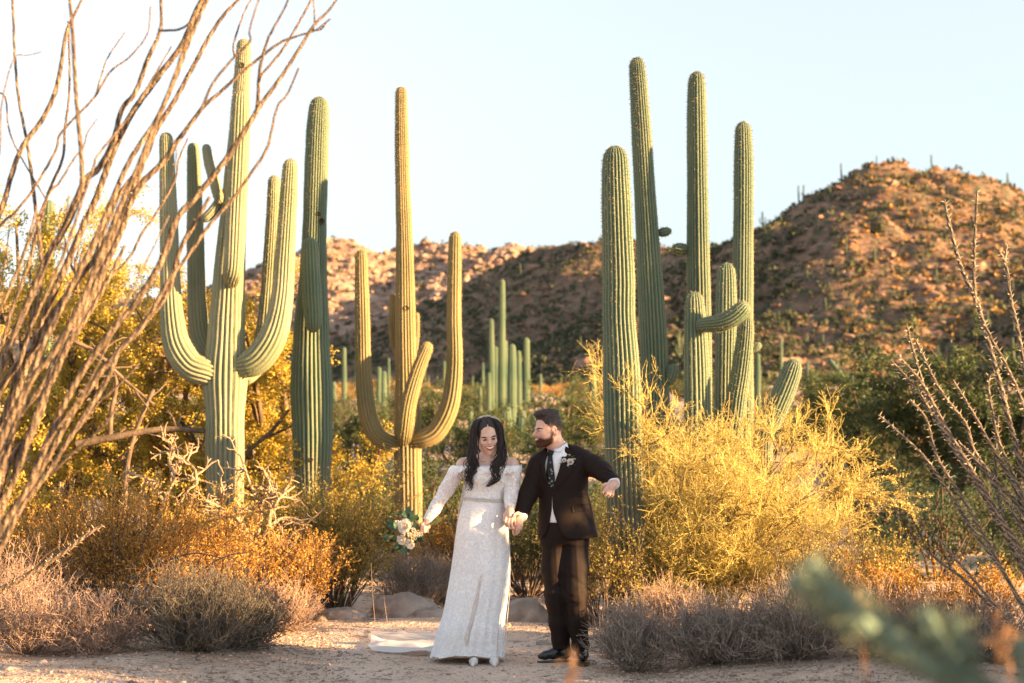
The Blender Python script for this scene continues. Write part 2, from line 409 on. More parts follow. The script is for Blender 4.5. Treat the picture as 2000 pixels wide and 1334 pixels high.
# ------------------------------------------------------------------ saguaros
def skin_extra(nt, b, tc, col):
    N, L = nt.nodes, nt.links
    at = N.new('ShaderNodeAttribute'); at.attribute_name = 'a'
    # pale spine line along the crest of each rib
    mr = N.new('ShaderNodeMapRange'); mr.inputs[1].default_value = .80; mr.inputs[2].default_value = 1.0; mr.inputs[4].default_value = .30
    L.new(at.outputs['Fac'], mr.inputs[0])
    m1 = N.new('ShaderNodeMix'); m1.data_type = 'RGBA'; m1.inputs[7].default_value = (0.30, 0.27, 0.16, 1)
    L.new(mr.outputs[0], m1.inputs[0]); L.new(col, m1.inputs[6])
    # corky brown scars
    n2 = N.new('ShaderNodeTexNoise'); n2.inputs['Scale'].default_value = 2.2; n2.inputs['Detail'].default_value = 9; n2.inputs['Roughness'].default_value = .7
    L.new(tc.outputs['Object'], n2.inputs['Vector'])
    r2 = N.new('ShaderNodeMapRange'); r2.inputs[1].default_value = .66; r2.inputs[2].default_value = .74; r2.inputs[4].default_value = .7
    L.new(n2.outputs[0], r2.inputs[0])
    m2 = N.new('ShaderNodeMix'); m2.data_type = 'RGBA'; m2.inputs[7].default_value = (0.16, 0.115, 0.07, 1)
    L.new(r2.outputs[0], m2.inputs[0]); L.new(m1.outputs[2], m2.inputs[6])
    # small dark pits
    vo = N.new('ShaderNodeTexVoronoi'); vo.inputs['Scale'].default_value = 9
    L.new(tc.outputs['Object'], vo.inputs['Vector'])
    r3 = N.new('ShaderNodeMapRange'); r3.inputs[1].default_value = .05; r3.inputs[2].default_value = .09; r3.inputs[3].default_value = .8; r3.inputs[4].default_value = 0
    L.new(vo.outputs['Distance'], r3.inputs[0])
    m3 = N.new('ShaderNodeMix'); m3.data_type = 'RGBA'; m3.inputs[7].default_value = (0.04, 0.04, 0.03, 1)
    L.new(r3.outputs[0], m3.inputs[0]); L.new(m2.outputs[2], m3.inputs[6])
    # corky brown skin low on the old stems
    sx = N.new('ShaderNodeSeparateXYZ'); L.new(tc.outputs['Object'], sx.inputs[0])
    ma = N.new('ShaderNodeMath'); ma.operation = 'MULTIPLY_ADD'; ma.inputs[1].default_value = -2.2; L.new(n2.outputs[0], ma.inputs[0]); L.new(sx.outputs[2], ma.inputs[2])
    r4 = N.new('ShaderNodeMapRange'); r4.inputs[1].default_value = -.4; r4.inputs[2].default_value = .75; r4.inputs[3].default_value = .6; r4.inputs[4].default_value = 0
    L.new(ma.outputs[0], r4.inputs[0])
    m4 = N.new('ShaderNodeMix'); m4.data_type = 'RGBA'; m4.inputs[7].default_value = (0.20, 0.145, 0.085, 1)
    L.new(r4.outputs[0], m4.inputs[0]); L.new(m3.outputs[2], m4.inputs[6]); L.new(m4.outputs[2], b.inputs['Base Color'])
    nb = N.new('ShaderNodeTexNoise'); nb.inputs['Scale'].default_value = 40; nb.inputs['Detail'].default_value = 4
    L.new(tc.outputs['Object'], nb.inputs['Vector'])
    bp = N.new('ShaderNodeBump'); bp.inputs['Strength'].default_value = .35; bp.inputs['Distance'].default_value = .01
    L.new(nb.outputs[0], bp.inputs['Height']); L.new(bp.outputs[0], b.inputs['Normal'])
M_SKINA = mat('pale_saguaro_skin', (0.15, 0.18, 0.105), (0.25, 0.255, 0.165), 1.6, 0.6, extra=skin_extra, spec=.25, detail=6)
M_SKINC = mat('tan_saguaro_skin', (0.145, 0.130, 0.055), (0.25, 0.19, 0.085), 1.6, 0.6, extra=skin_extra, spec=.25, detail=6)
M_SKIN = mat('saguaro_skin', (0.060, 0.114, 0.078), (0.115, 0.158, 0.098), 1.6, 0.6, extra=skin_extra, spec=.25, detail=6)
M_SPINE = mat('saguaro_spine', (0.46, 0.36, 0.20), (0.24, 0.19, 0.12), island=True, rough=.6, spec=.2)
M_HILLSKIN = mat('hill_saguaro_skin', (0.055, 0.08, 0.052), (0.10, 0.115, 0.07), .6, .8, spec=.05)
M_FARSKIN = mat('distant_saguaro_skin', (0.06, 0.10, 0.068), (0.105, 0.14, 0.088), .6, .7, spec=.1)

def column(geo, pts, ribs=18, seed=0, depth=.18, round_base=False, step=.05, per=5, spines=True, sp=.035, tip=True):
    """ribbed cactus stem along pts rows (x,y,z,r)"""
    pts = np.asarray(pts, float); rg = np.random.default_rng(seed)
    L = np.linalg.norm(np.diff(pts[:, :3], axis=0), axis=1).sum()
    n = max(int(L / step), 8)
    D = spline(pts, n); c, r = D[:, :3], D[:, 3].copy()
    s = np.concatenate([[0], np.cumsum(np.linalg.norm(np.diff(c, axis=0), axis=1))]); L = s[-1]
    # refine towards the tip so that it rounds off
    q = s
    if tip: q = np.concatenate([s[s < L - r[-1] * 1.3], L - r[-1] * 1.3 * np.cos(np.linspace(0, math.pi / 2, 10))[:-1] ** 1.0, [L - 1e-4]])
    if round_base: q = np.concatenate([r[0] * 1.2 * (1 - np.cos(np.linspace(0.02, math.pi / 2, 8))), q[q > r[0] * 1.25]])
    q = np.unique(q)
    c = np.stack([np.interp(q, s, c[:, i]) for i in range(3)], 1); r = np.interp(q, s, r)
    if tip:
        d = np.clip(L - q, 0, None); k = np.clip(d / (1.25 * r), 0, 1); r = r * np.sqrt(np.clip(1 - (1 - k) ** 2, 1e-4, 1))
    if round_base:
        k = np.clip(q / (1.15 * r), 0, 1); r = r * np.sqrt(np.clip(1 - (1 - k) ** 2, 1e-4, 1))
    bump = vnoise(np.stack([q * 1.9, q * 0 + seed * 3.7], -1)) * .035 + vnoise(np.stack([q * 6.5, q * 0 + seed * 1.3], -1)) * .018
    r = r * (1 + bump)
    t = norm(np.gradient(c, axis=0))
    x = np.zeros_like(t); x[0] = norm(np.cross(t[0], [0.1, 1, 0.05]))
    for i in range(1, len(t)):
        x[i] = norm(x[i - 1] - t[i] * (x[i - 1] @ t[i]))
    y = np.cross(t, x)
    m = ribs * per; ph = np.arange(m) * 2 * math.pi / m
    prof = np.abs(np.sin(ribs * ph / 2)) ** .65
    wob = 1 + .05 * np.sin(2 * ph + seed) + .03 * np.sin(3 * ph + 2 * seed)
    rr = r[:, None] * (1 - depth * (1 - prof))[None] * wob[None]
    rr = rr * (1 + .012 * vnoise(np.stack(np.broadcast_arrays(q[:, None] * 14, ph[None] * ribs / 6.28 + seed), -1)))
    V = c[:, None] + rr[..., None] * (np.cos(ph)[None, :, None] * x[:, None] + np.sin(ph)[None, :, None] * y[:, None])
    N = len(q)
    i = np.arange(N - 1)[:, None] * m; j = np.arange(m)[None]; j2 = (j + 1) % m
    Qd = np.stack([i + j, i + j2, i + m + j2, i + m + j], -1).reshape(-1, 4)
    geo.add(V.reshape(-1, 3), Qd, 0, np.broadcast_to(prof[None], (N, m)))
    geo.add(V[-1], np.arange(m)[None], 0, prof)
    if round_base: geo.add(V[0], np.arange(m)[None][:, ::-1], 0, prof)
    if spines:
        qs = np.arange(0.02, L, sp)
        crest = (np.arange(ribs) + .5) * 2 * math.pi / ribs
        QQ, PH = np.meshgrid(qs, crest, indexing='ij'); QQ = QQ + rg.uniform(-.3, .3, QQ.shape) * sp
        QQ = np.clip(QQ, 0, L - 1e-3).ravel(); PH = PH.ravel()
        ci = np.stack([np.interp(QQ, q, c[:, k]) for k in range(3)], 1); ri = np.interp(QQ, q, r)
        xi = norm(np.stack([np.interp(QQ, q, x[:, k]) for k in range(3)], 1)); ti = norm(np.stack([np.interp(QQ, q, t[:, k]) for k in range(3)], 1))
        yi = np.cross(ti, xi)
        out = np.cos(PH)[:, None] * xi + np.sin(PH)[:, None] * yi
        wb = 1 + .05 * np.sin(2 * PH + seed) + .03 * np.sin(3 * PH + 2 * seed)
        pos = ci + out * (ri * wb * .985)[:, None]
        side = np.cross(out, ti)
        near_tip = np.clip(1.5 - (L - QQ) / 1.2, .0, 1)[:, None]
        for k in range(3):
            d = norm(out * rg.uniform(.5, 1.2, (len(pos), 1)) + side * rg.normal(0, .6, (len(pos), 1)) + ti * rg.normal(.1, .6, (len(pos), 1)))
            ln = rg.uniform(.014, .026, (len(pos), 1)) * (1 + .4 * near_tip)
            w = norm(np.cross(d, rg.normal(size=d.shape))) * .0016
            T = np.stack([pos - w, pos + w, pos + d * ln], 1).reshape(-1, 3)
            geo.add(T, np.arange(len(T)).reshape(-1, 3), 1, smooth=False)

def px_rows(rows, Y, rs=1.0):
    """rows (px, py, r_px[, dY]) -> world x,y,z,r"""
    out = []
    for r in rows:
        y = Y + (r[3] if len(r) > 3 else 0)
        p = P(r[0], r[1], y); out.append([*p, r[2] * y / F * rs])
    return np.array(out)
SAG = [0]
def saguaro(label, Y, trunk, arms=(), ribs=18, group='tall saguaros standing around the couple', skin=None, sp=.035, holes=()):
    t = px_rows(trunk, Y)
    gz = float(ground_z(t[0, 0], Y))
    if t[0, 2] > gz - .05:                       # carry the trunk down into the ground
        t = np.concatenate([[[t[0, 0], t[0, 1], gz - .15, t[0, 3] * .97]], t])
    root = thing('saguaro', (t[0, 0], Y, gz), label, 'saguaro cactus', group)
    SAG[0] += 7
    g = Geo(); column(g, t, ribs, SAG[0], sp=sp); g.build('trunk', [skin or M_SKIN, M_SPINE], root)
    for k, a in enumerate(arms):
        g = Geo(); nm = a.get('name', 'arm')
        column(g, px_rows(a['p'], Y), a.get('ribs', 18), SAG[0] + k + 1, round_base=a.get('rb', False), sp=sp, step=.04)
        g.build(nm, [skin or M_SKIN, M_SPINE], root)
    for hx, hy, hr, rr_ in holes:                     # woodpecker holes and knots
        c = P(hx, hy, Y - rr_ * Y / F * .93); q = np.linspace(0, 2 * math.pi, 15)[:-1]; g = Geo(); R_ = hr * Y / F
        V = [c + np.array([math.cos(a_) * R_ * k_, d_, math.sin(a_) * R_ * 1.15 * k_]) for k_, d_ in ((1.5, .01), (1.15, -.022), (.85, -.012), (.05, .05)) for a_ in q]
        i_ = np.arange(3)[:, None] * 14; j_ = np.arange(14)[None]
        g.add(np.array(V), np.stack([i_ + j_, i_ + (j_ + 1) % 14, i_ + 14 + (j_ + 1) % 14, i_ + 14 + j_], -1).reshape(-1, 4)); g.build('nest_hole', [M_HOLE], root)
    return root
M_HOLE = mat('dark_scar_tissue', (0.035, 0.026, 0.018), (0.09, 0.065, 0.04), 30, .9)

saguaro('many-armed pale saguaro behind the ocotillo with two big curved arms', 17.0,
    [(440, 1010, 34), (440, 900, 36), (440, 800, 38), (440, 735, 41), (443, 650, 36), (447, 560, 31), (452, 480, 28), (458, 400, 24), (464, 300, 20), (470, 200, 16), (475, 120, 14.5), (477, 75, 13)],
    [dict(p=[(452, 552, 12, -.12), (452, 540, 16, -.28), (456, 515, 19, -.36), (461, 400, 21, -.36), (466, 300, 20.5, -.34), (469, 215, 18, -.32), (471, 176, 15, -.32)]),
     dict(p=[(425, 735, 22, -.05), (405, 728, 27, -.1), (372, 715, 28, -.12), (346, 676, 27, -.12), (336, 620, 23, -.1), (332, 540, 19.5, -.08), (330, 450, 18, -.06), (327, 350, 16, -.05), (324, 258, 13, -.05)]),
     dict(p=[(425, 700, 15, .2), (405, 688, 19, .32), (391, 655, 21, .4), (385, 600, 20, .4), (383, 530, 18, .4), (381, 440, 17, .4), (379, 350, 15, .4), (377, 278, 12, .4)]),
     dict(p=[(445, 372, 8, .0), (434, 392, 9.5, -.05), (427, 385, 10, -.1), (418, 352, 10, -.1), (408, 318, 9.5, -.1), (402, 281, 8, -.1)], ribs=11),
     dict(p=[(446, 372, 8, .1), (434, 385, 10, .05), (422, 405, 11, 0), (408, 421, 11, -.02), (394, 431, 9, -.04)], ribs=11),
     dict(p=[(465, 715, 20, -.05), (487, 712, 26, -.1), (512, 694, 28, -.12), (537, 650, 26, -.12), (551, 585, 22, -.1), (557, 500, 19, -.08), (563, 400, 17.5, -.06), (568, 310, 13, -.05)]),
     dict(p=[(465, 735, 16, .2), (485, 728, 20, .32), (507, 695, 20, .38), (519, 640, 17, .4), (525, 570, 15, .4), (530, 490, 14, .4), (534, 410, 13, .4), (536, 342, 11, .4)])], ribs=22, skin=M_SKINA, holes=[(473, 128, 4, 14)])
saguaro('tall green saguaro with one short lit arm on its front, left of the bride', 18.0,
    [(611, 1000, 31), (610, 920, 34), (610, 850, 38), (608, 750, 39), (608, 650, 34), (611, 560, 28), (614, 450, 23), (617, 350, 22.5), (620, 260, 22), (624, 188, 17)],
    [dict(p=[(612, 650, 14, -.42), (611, 620, 17, -.44), (608, 560, 18.5, -.44), (606, 510, 18, -.42), (605, 463, 15, -.42)], rb=True, ribs=16)], ribs=26, holes=[(608, 898, 3, 36), (628, 432, 4, 18), (622, 418, 3, 20)])
saguaro('slender saguaro like a candlestick behind the bouquet, arms raised on both sides', 18.6,
    [(797, 1010, 26), (796, 930, 26.5), (795, 850, 25.5), (794, 750, 22), (792, 650, 20.5), (791, 550, 18), (789, 450, 16), (786, 350, 14.5), (784, 250, 13), (783, 169, 11)],
    [dict(p=[(785, 872, 13, -.05), (765, 866, 17, -.1), (736, 850, 18, -.12), (717, 802, 17.5, -.12), (710, 720, 15.5, -.1), (708, 620, 14.5, -.1), (706, 540, 13.5, -.1), (705, 487, 11, -.1)], ribs=16),
     dict(p=[(805, 862, 14, -.05), (828, 857, 19, -.1), (855, 840, 20, -.12), (879, 790, 19, -.12), (888, 715, 17, -.1), (887, 620, 15.5, -.1), (888, 520, 14.5, -.1), (889, 452, 12, -.1)], ribs=16),
     dict(p=[(790, 862, 11, -.15), (791, 845, 15, -.33), (799, 785, 16, -.42), (817, 722, 14.5, -.42), (839, 668, 11.5, -.42)], ribs=16),
     dict(p=[(785, 705, 6, .15), (773, 680, 8, .3), (768, 640, 8.5, .32), (768, 573, 7, .32)], ribs=11),
     dict(p=[(798, 715, 5, .15), (808, 690, 6, .3), (813, 655, 6.5, .32), (814, 610, 5, .32)], ribs=11)], ribs=20, skin=M_SKINC, holes=[(794, 602, 3.5, 18), (808, 866, 6, 24)])
RG = 'saguaro stems rising from the yellow bush'
saguaro('stout dome-topped saguaro right of the groom, growing up through the yellow bush', 12.55,
    [(1228, 1160, 37), (1222, 1000, 37), (1216, 850, 36), (1213, 720, 35), (1208, 620, 32), (1208, 550, 32), (1205, 450, 30), (1202, 350, 28), (1201, 284, 23)], ribs=24, group=RG, sp=.028)
saguaro('tallest saguaro of the right clump, leaning left, bud on its right side', 16.08,
    [(1285, 1000, 27), (1283, 850, 28), (1278, 700, 28), (1272, 580, 26.5), (1266, 480, 24), (1260, 380, 22), (1253, 260, 20), (1247, 165, 18), (1243, 111, 15)],
    [dict(p=[(1283, 454, 7), (1292, 454, 10), (1302, 452, 10), (1312, 450, 8)], ribs=11, name='bud', rb=True),
     dict(p=[(1305, 752, 7, -.1), (1311, 738, 11, -.1), (1315, 722, 12, -.1), (1316, 710, 10, -.1)], ribs=11, name='bud', rb=True)], ribs=24, group=RG)
saguaro('straight tall saguaro in mid right clump with a round bud on its left', 16.31,
    [(1367, 950, 26), (1366, 780, 26), (1366, 620, 25.5), (1364, 500, 24), (1363, 400, 22.5), (1362, 300, 21), (1361, 200, 20), (1361, 139, 16)],
    [dict(p=[(1348, 487, 8), (1338, 487, 11), (1326, 486, 12), (1311, 484, 9)], ribs=11, name='bud', rb=True)], ribs=22, group=RG)
saguaro('fourth tall saguaro, rightmost of the tall stems, upper third in sun', 15.7,
    [(1448, 950, 23), (1449, 800, 23), (1449, 700, 23), (1450, 600, 22), (1451, 500, 21), (1452, 400, 20), (1452, 300, 19), (1451, 237, 16)],
    [dict(p=[(1466, 684, 5, -.05), (1473, 682, 7, -.08), (1480, 676, 8, -.08), (1483, 668, 7, -.08)], ribs=11, name='bud', rb=True)], ribs=22, group=RG)
saguaro('short sunlit saguaro with an arm curling out to the right like an elbow', 14.5,
    [(1363, 950, 27), (1362, 800, 27), (1360, 700, 25.5), (1358, 630, 22), (1356, 569, 17)],
    [dict(p=[(1366, 636, 12, -.1), (1384, 634, 15, -.18), (1412, 630, 16.5, -.24), (1438, 616, 17, -.28), (1461, 591, 14, -.3)], ribs=16)], ribs=19, group=RG)
saguaro('short round-topped saguaro behind the elbow-shaped cactus arm', 15.2,
    [(1416, 950, 21), (1416, 800, 21), (1418, 650, 20.5), (1419, 565, 20), (1419, 512, 16)], ribs=19, group=RG)
saguaro('short leaning saguaro below the elbow-shaped cactus arm, lit along its right side', 14.7,
    [(1428, 900, 19), (1436, 800, 20), (1447, 730, 19), (1455, 665, 17), (1458, 617, 14)], ribs=19, group=RG)
saguaro('short pale-tipped saguaro poking from the bush, tilting strongly right', 14.2,
    [(1490, 870, 18), (1508, 820, 20), (1528, 772, 21), (1544, 732, 19), (1554, 701, 15)], ribs=19, group=RG)

# mid-distance saguaros: (px, top y, base y, r px, depth, label)
def small_saguaro(rows, Y, label, group, ribs=12):
    t = px_rows(rows, Y); root = thing('saguaro', (t[0, 0], Y, float(ground_z(t[0, 0], Y))), label, 'saguaro cactus', group)
    z = float(ground_z(t[0, 0], Y)) - .1
    if t[0, 2] > z: t = np.concatenate([[[t[0, 0], Y, z, t[0, 3]]], t])
    SAG[0] += 3; g = Geo(); column(g, t, ribs, SAG[0], per=4, spines=False, step=.15, depth=.2); g.build('trunk', [M_FARSKIN], root)
MG = 'saguaro cluster beyond the bride'
for rows, Y, lb in [
    ([(980, 850, 8), (980, 700, 8), (981, 545, 6)], 56, 'tallest thin saguaro of the cluster rising beyond the bride'),
    ([(960, 850, 6), (960, 720, 6.5), (959, 622, 5)], 57, 'second tallest saguaro of the far cluster, left of its tallest stem'),
    ([(1000, 850, 9.5), (1000, 750, 10), (1000, 671, 8)], 55, 'thick saguaro with sunlit tip in the far cluster between bride and groom'),
    ([(1028, 850, 6.5), (1028, 750, 7), (1028, 659, 6)], 58, 'slim saguaro standing apart at the right end of the far cluster'),
    ([(1013, 850, 6), (1013, 760, 6.5), (1013, 684, 5)], 59, 'slim saguaro between the thick lit stem and the end stem of the far cluster'),
    ([(988, 850, 5), (988, 760, 5), (987, 664, 4)], 61, 'thin saguaro half hidden behind the tallest stem of the far cluster'),
    ([(968, 850, 6), (968, 740, 6), (968, 676, 5)], 60, 'saguaro close against the left of the tallest far stem'),
    ([(955, 850, 4.5), (955, 780, 5), (955, 727, 4)], 54, 'short saguaro in front of the second tallest far stem'),
    ([(938, 850, 5), (938, 800, 5), (937, 754, 4)], 56, 'short stub of a saguaro at the left end of the far cluster'),
    ([(990, 870, 11), (990, 830, 12), (989, 792, 9)], 42, 'low thick round saguaro right above the bride\'s head'),
    ([(1016, 880, 10), (1017, 840, 11), (1019, 800, 9)], 42, 'low thick saguaro just left of the groom\'s head'),
    ([(1034, 880, 9), (1040, 840, 10), (1046, 806, 8)], 42, 'low saguaro leaning right behind the groom\'s forehead'),
    ([(957, 850, 8), (957, 820, 9), (957, 801, 7)], 43, 'low round saguaro head beside the bride\'s headband'),
    ([(930, 860, 6), (921, 835, 6), (918, 792, 5)], 43, 'small saguaro leaning left beside the lit right arm of the candlestick cactus')]:
    small_saguaro(rows, Y, lb, MG)
DG = 'distant saguaros on the plain'
for rows, Y, lb in [
    ([(672, 800, 4.5), (672, 740, 5), (672, 678, 4)], 75, 'distant thin saguaro directly right of the tall green single-armed saguaro'),
    ([(654, 800, 4.5), (653, 775, 5), (652, 745, 4)], 70, 'short distant saguaro against the right edge of the single-armed saguaro'),
    ([(739, 850, 5), (740, 780, 5.5), (740, 716, 4.5)], 68, 'left one of two distant saguaros between the candlestick cactus arms'),
    ([(751, 850, 5.5), (750, 780, 6), (750, 724, 5)], 66, 'right one of two distant saguaros between the candlestick cactus arms'),
    ([(1119, 840, 4.5), (1119, 790, 5), (1119, 742, 4)], 75, 'distant saguaro above the groom\'s raised arm'),
    ([(1159, 900, 8), (1159, 800, 8), (1158, 710, 6)], 45, 'dark saguaro just left of the stout dome-topped trunk'),
    ([(1140, 900, 6), (1139, 850, 6), (1138, 806, 5)], 46, 'lower dark saguaro stem beside the groom\'s ear'),
    ([(1665, 830, 6.5), (1660, 785, 6.5), (1648, 742, 6), (1619, 701, 5)], 44, 'saguaro bending over to the left beyond the right bush'),
    ([(1644, 830, 5), (1642, 790, 5), (1641, 742, 4)], 46, 'thin saguaro left of the bent one beyond the right bush'),
    ([(1666, 830, 4), (1665, 780, 4.5), (1664, 728, 3.5)], 47, 'thin saguaro right behind the bent one'),
    ([(1684, 830, 5), (1684, 780, 5), (1684, 737, 4)], 45, 'saguaro in the middle of the far right clump'),
    ([(1692, 830, 5), (1691, 770, 5.5), (1690, 693, 4)], 46, 'tallest saguaro of the far right clump'),
    ([(1702, 830, 6), (1710, 790, 6), (1721, 746, 5)], 45, 'saguaro leaning right at the end of the far right clump'),
    ([(1595, 800, 5), (1594, 770, 5.5), (1594, 734, 4.5)], 60, 'single distant saguaro right of the tilted short one'),
    ([(1480, 800, 6), (1480, 740, 6), (1480, 690, 5)], 50, 'dark distant saguaro behind the rightmost tall stem'),
    ([(92, 620, 14), (92, 500, 15), (96, 390, 12)], 30, 'thick saguaro half hidden in the yellow tree at far left')]:
    small_saguaro(rows, Y, lb, DG)
for k, (px, top, base, lb) in enumerate([(696, 690, 790, 'tiny sunlit saguaro left of the candlestick cactus'), (759, 699, 790, 'sunlit far saguaro close left of the candlestick trunk'), (868, 705, 790, 'sunlit far saguaro inside the candlestick\'s right arm'),
        (943, 708, 790, 'sunlit far saguaro left of the cluster behind the bride'), (1056, 730, 800, 'sunlit far saguaro right of the cluster, above the groom'), (1093, 766, 800, 'low sunlit far saguaro above the groom\'s back'),
        (1526, 660, 740, 'sunlit far saguaro above the tilted short cactus'), (1577, 705, 760, 'small sunlit far saguaro right of the tilted cactus tip'), (1706, 731, 800, 'sunlit far saguaro between stems of the far right clump'), (795, 700, 790, 'far sunlit saguaro hidden behind the candlestick trunk')]):
    small_saguaro([(px, base, 3.2), (px, (top + base) / 2, 3.4), (px, top, 2.6)], 110 + 2 * k, lb, 'sunlit saguaros on the far plain', 10)

# saguaros dotted over the hills
rng = np.random.default_rng(77)
protos = []
for k in range(3):
    g = Geo(); hgt = [5.5, 6.5, 4.2][k]
    column(g, [(0, 0, -.4, .22), (0, 0, hgt * .6, .25), (0, 0, hgt, .19)], 8, k, per=2, spines=False, step=.8)
    if k == 1:
        for s in (-1, 1): column(g, [(0.1 * s, 0, 2.4, .16), (.7 * s, 0, 2.6, .18), (.9 * s, 0, 3.4, .17), (.9 * s, 0, 4.6, .14)], 8, k + 9, per=2, spines=False, step=.4)
    protos.append(g.mesh('saguaro', [M_HILLSKIN]))
pts = hill_points(900, rng, 170, 540, -.16, .40)
pts = pts[rng.permutation(len(pts))][:210]
for k, p in enumerate(pts):
    o = bpy.data.objects.new('saguaro', protos[[0, 0, 2, 1, 0][k % 5]]); COL.objects.link(o)
    o.location = p; s = rng.uniform(.45, 1.0); o.scale = (s, s, s); o.rotation_euler = (rng.normal(0, .03), rng.normal(0, .03), rng.uniform(0, 6))
    tag(o, 'tiny distant saguaro dotted on the rocky hillside', 'saguaro cactus', 'saguaros dotted over the hillside')
# ------------------------------------------------------------------ plants
def grow(paths, per, tr, ln, spread, up, n, rng, curl=.12):
    """side shoots from every path"""
    T, m, _ = paths.shape; idx = np.repeat(np.arange(T), per); K = len(idx)
    t = rng.uniform(tr[0], tr[1], K) * (m - 1); i = np.minimum(t.astype(int), m - 2); f = (t - i)[:, None]
    a, b = paths[idx, i], paths[idx, i + 1]
    pos = a * (1 - f) + b * f; d = norm(norm(b - a) + spread * rng.normal(size=(K, 3)) + np.array([0, 0, up]))
    L = rng.uniform(ln[0], ln[1], K) / (n - 1)
    out = [pos]
    for k in range(n - 1):
        d = norm(d + curl * rng.normal(size=(K, 3)) + np.array([0, 0, up * .15])); out.append(out[-1] + d * L[:, None])
    return np.stack(out, 1)
def fan(K, h, spread, n, rng, base_r=.08, curl=.1, up=.1):
    """K stems rising from one root"""
    az = rng.uniform(0, 2 * math.pi, K); pol = spread * np.sqrt(rng.random(K))
    d = np.stack([np.sin(pol) * np.cos(az), np.sin(pol) * np.sin(az), np.cos(pol)], -1)
    L = h * rng.uniform(.7, 1.1, K) / (n - 1)
    p = np.stack([np.cos(az), np.sin(az), 0 * az - .03 / base_r * base_r], -1) * (base_r * rng.random(K))[:, None]; p[:, 2] = -.04
    out = [p]
    for k in range(n - 1):
        d = norm(d + curl * rng.normal(size=(K, 3)) + np.array([0, 0, up])); out.append(out[-1] + d * L[:, None])
    return np.stack(out, 1)
def taper(n, r0, r1): return np.linspace(r0, r1, n)[None]
def along(paths, per, rng, t0=.15):
    T, m, _ = paths.shape; idx = np.repeat(np.arange(T), per); t = rng.uniform(t0, 1, len(idx)) * (m - 1); i = np.minimum(t.astype(int), m - 2); f = (t - i)[:, None]
    a, b = paths[idx, i], paths[idx, i + 1]
    return a * (1 - f) + b * f, norm(b - a)

M_STEM = mat('dark_shrub_stem', (0.075, 0.052, 0.038), (0.16, 0.115, 0.08), 6, .9)
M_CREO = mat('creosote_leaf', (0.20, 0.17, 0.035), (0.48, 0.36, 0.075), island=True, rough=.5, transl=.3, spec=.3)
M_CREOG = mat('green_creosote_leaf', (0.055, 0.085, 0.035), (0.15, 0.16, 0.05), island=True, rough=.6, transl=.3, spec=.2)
M_RUST = mat('rusty_shrub_leaf', (0.36, 0.18, 0.035), (0.68, 0.39, 0.09), island=True, rough=.6, transl=.3, spec=.2)
M_GREY = mat('grey_bursage_twig', (0.17, 0.14, 0.12), (0.42, 0.345, 0.285), island=True, rough=.9, spec=.1)
M_PINK = mat('dry_pinkish_twig', (0.22, 0.15, 0.115), (0.42, 0.30, 0.23), island=True, rough=.9, spec=.1)
M_DARKG = mat('dark_bursage_twig', (0.075, 0.068, 0.055), (0.21, 0.18, 0.145), island=True, rough=.9, spec=.1)
M_PALO = mat('palo_verde_twig', (0.38, 0.31, 0.07), (0.72, 0.56, 0.19), island=True, rough=.55, transl=.15, spec=.3)
M_PALOB = mat('palo_verde_bark', (0.26, 0.215, 0.07), (0.20, 0.14, 0.08), 5, .7, bump=.3)
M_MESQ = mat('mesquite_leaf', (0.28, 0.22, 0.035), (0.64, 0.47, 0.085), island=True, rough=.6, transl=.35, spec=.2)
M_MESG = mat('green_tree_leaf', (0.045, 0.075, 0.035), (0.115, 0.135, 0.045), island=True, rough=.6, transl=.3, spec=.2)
M_BARK = mat('dark_tree_bark', (0.085, 0.06, 0.042), (0.19, 0.135, 0.09), 8, .95, bump=.5)
M_BLEACH = mat('bleached_cholla_wood', (0.24, 0.17, 0.105), (0.42, 0.31, 0.20), 14, .9, bump=.7, bscale=60)

def creosote(name_, leafm, h=1.3, spread=.75, stems=46, seed=0, leafn=11000, ls=.014, dense=1.0, label='', cat='creosote bush', group=None, loc=(0, 0, 0), squash=(1, 1, 1)):
    rg = np.random.default_rng(seed); sq = np.array(squash)
    a = fan(stems, h * .85, spread, 7, rg, .1, .12) * sq
    b = grow(a, 7, (.25, .98), (.22 * h, .42 * h), .45, .25, 5, rg)
    c = grow(b, 4, (.2, 1), (.10 * h, .20 * h), .6, .2, 4, rg)
    root = thing(name_, loc, label, cat, group); o = np.asarray(loc)
    g = Geo(); tubes(g, a + o, taper(7, .008, .003), 4); tubes(g, b + o, taper(5, .0028, .0012), 3); tubes(g, c + o, taper(4, .0013, .0007), 3)
    g.build('stems', [M_STEM], root)
    g = Geo()
    for pth, fr in ((b, .35), (c, .65)):
        per = max(1, int(leafn * 1.7 * fr / len(pth))); p, d = along(pth, per, rg)
        leaves(g, p + o, d + rg.normal(size=d.shape) * .8, rg.uniform(.7, 1.5, len(p)) * ls * 1.35, 0, .6, rg)
    g.build('foliage', [leafm], root)
    return root
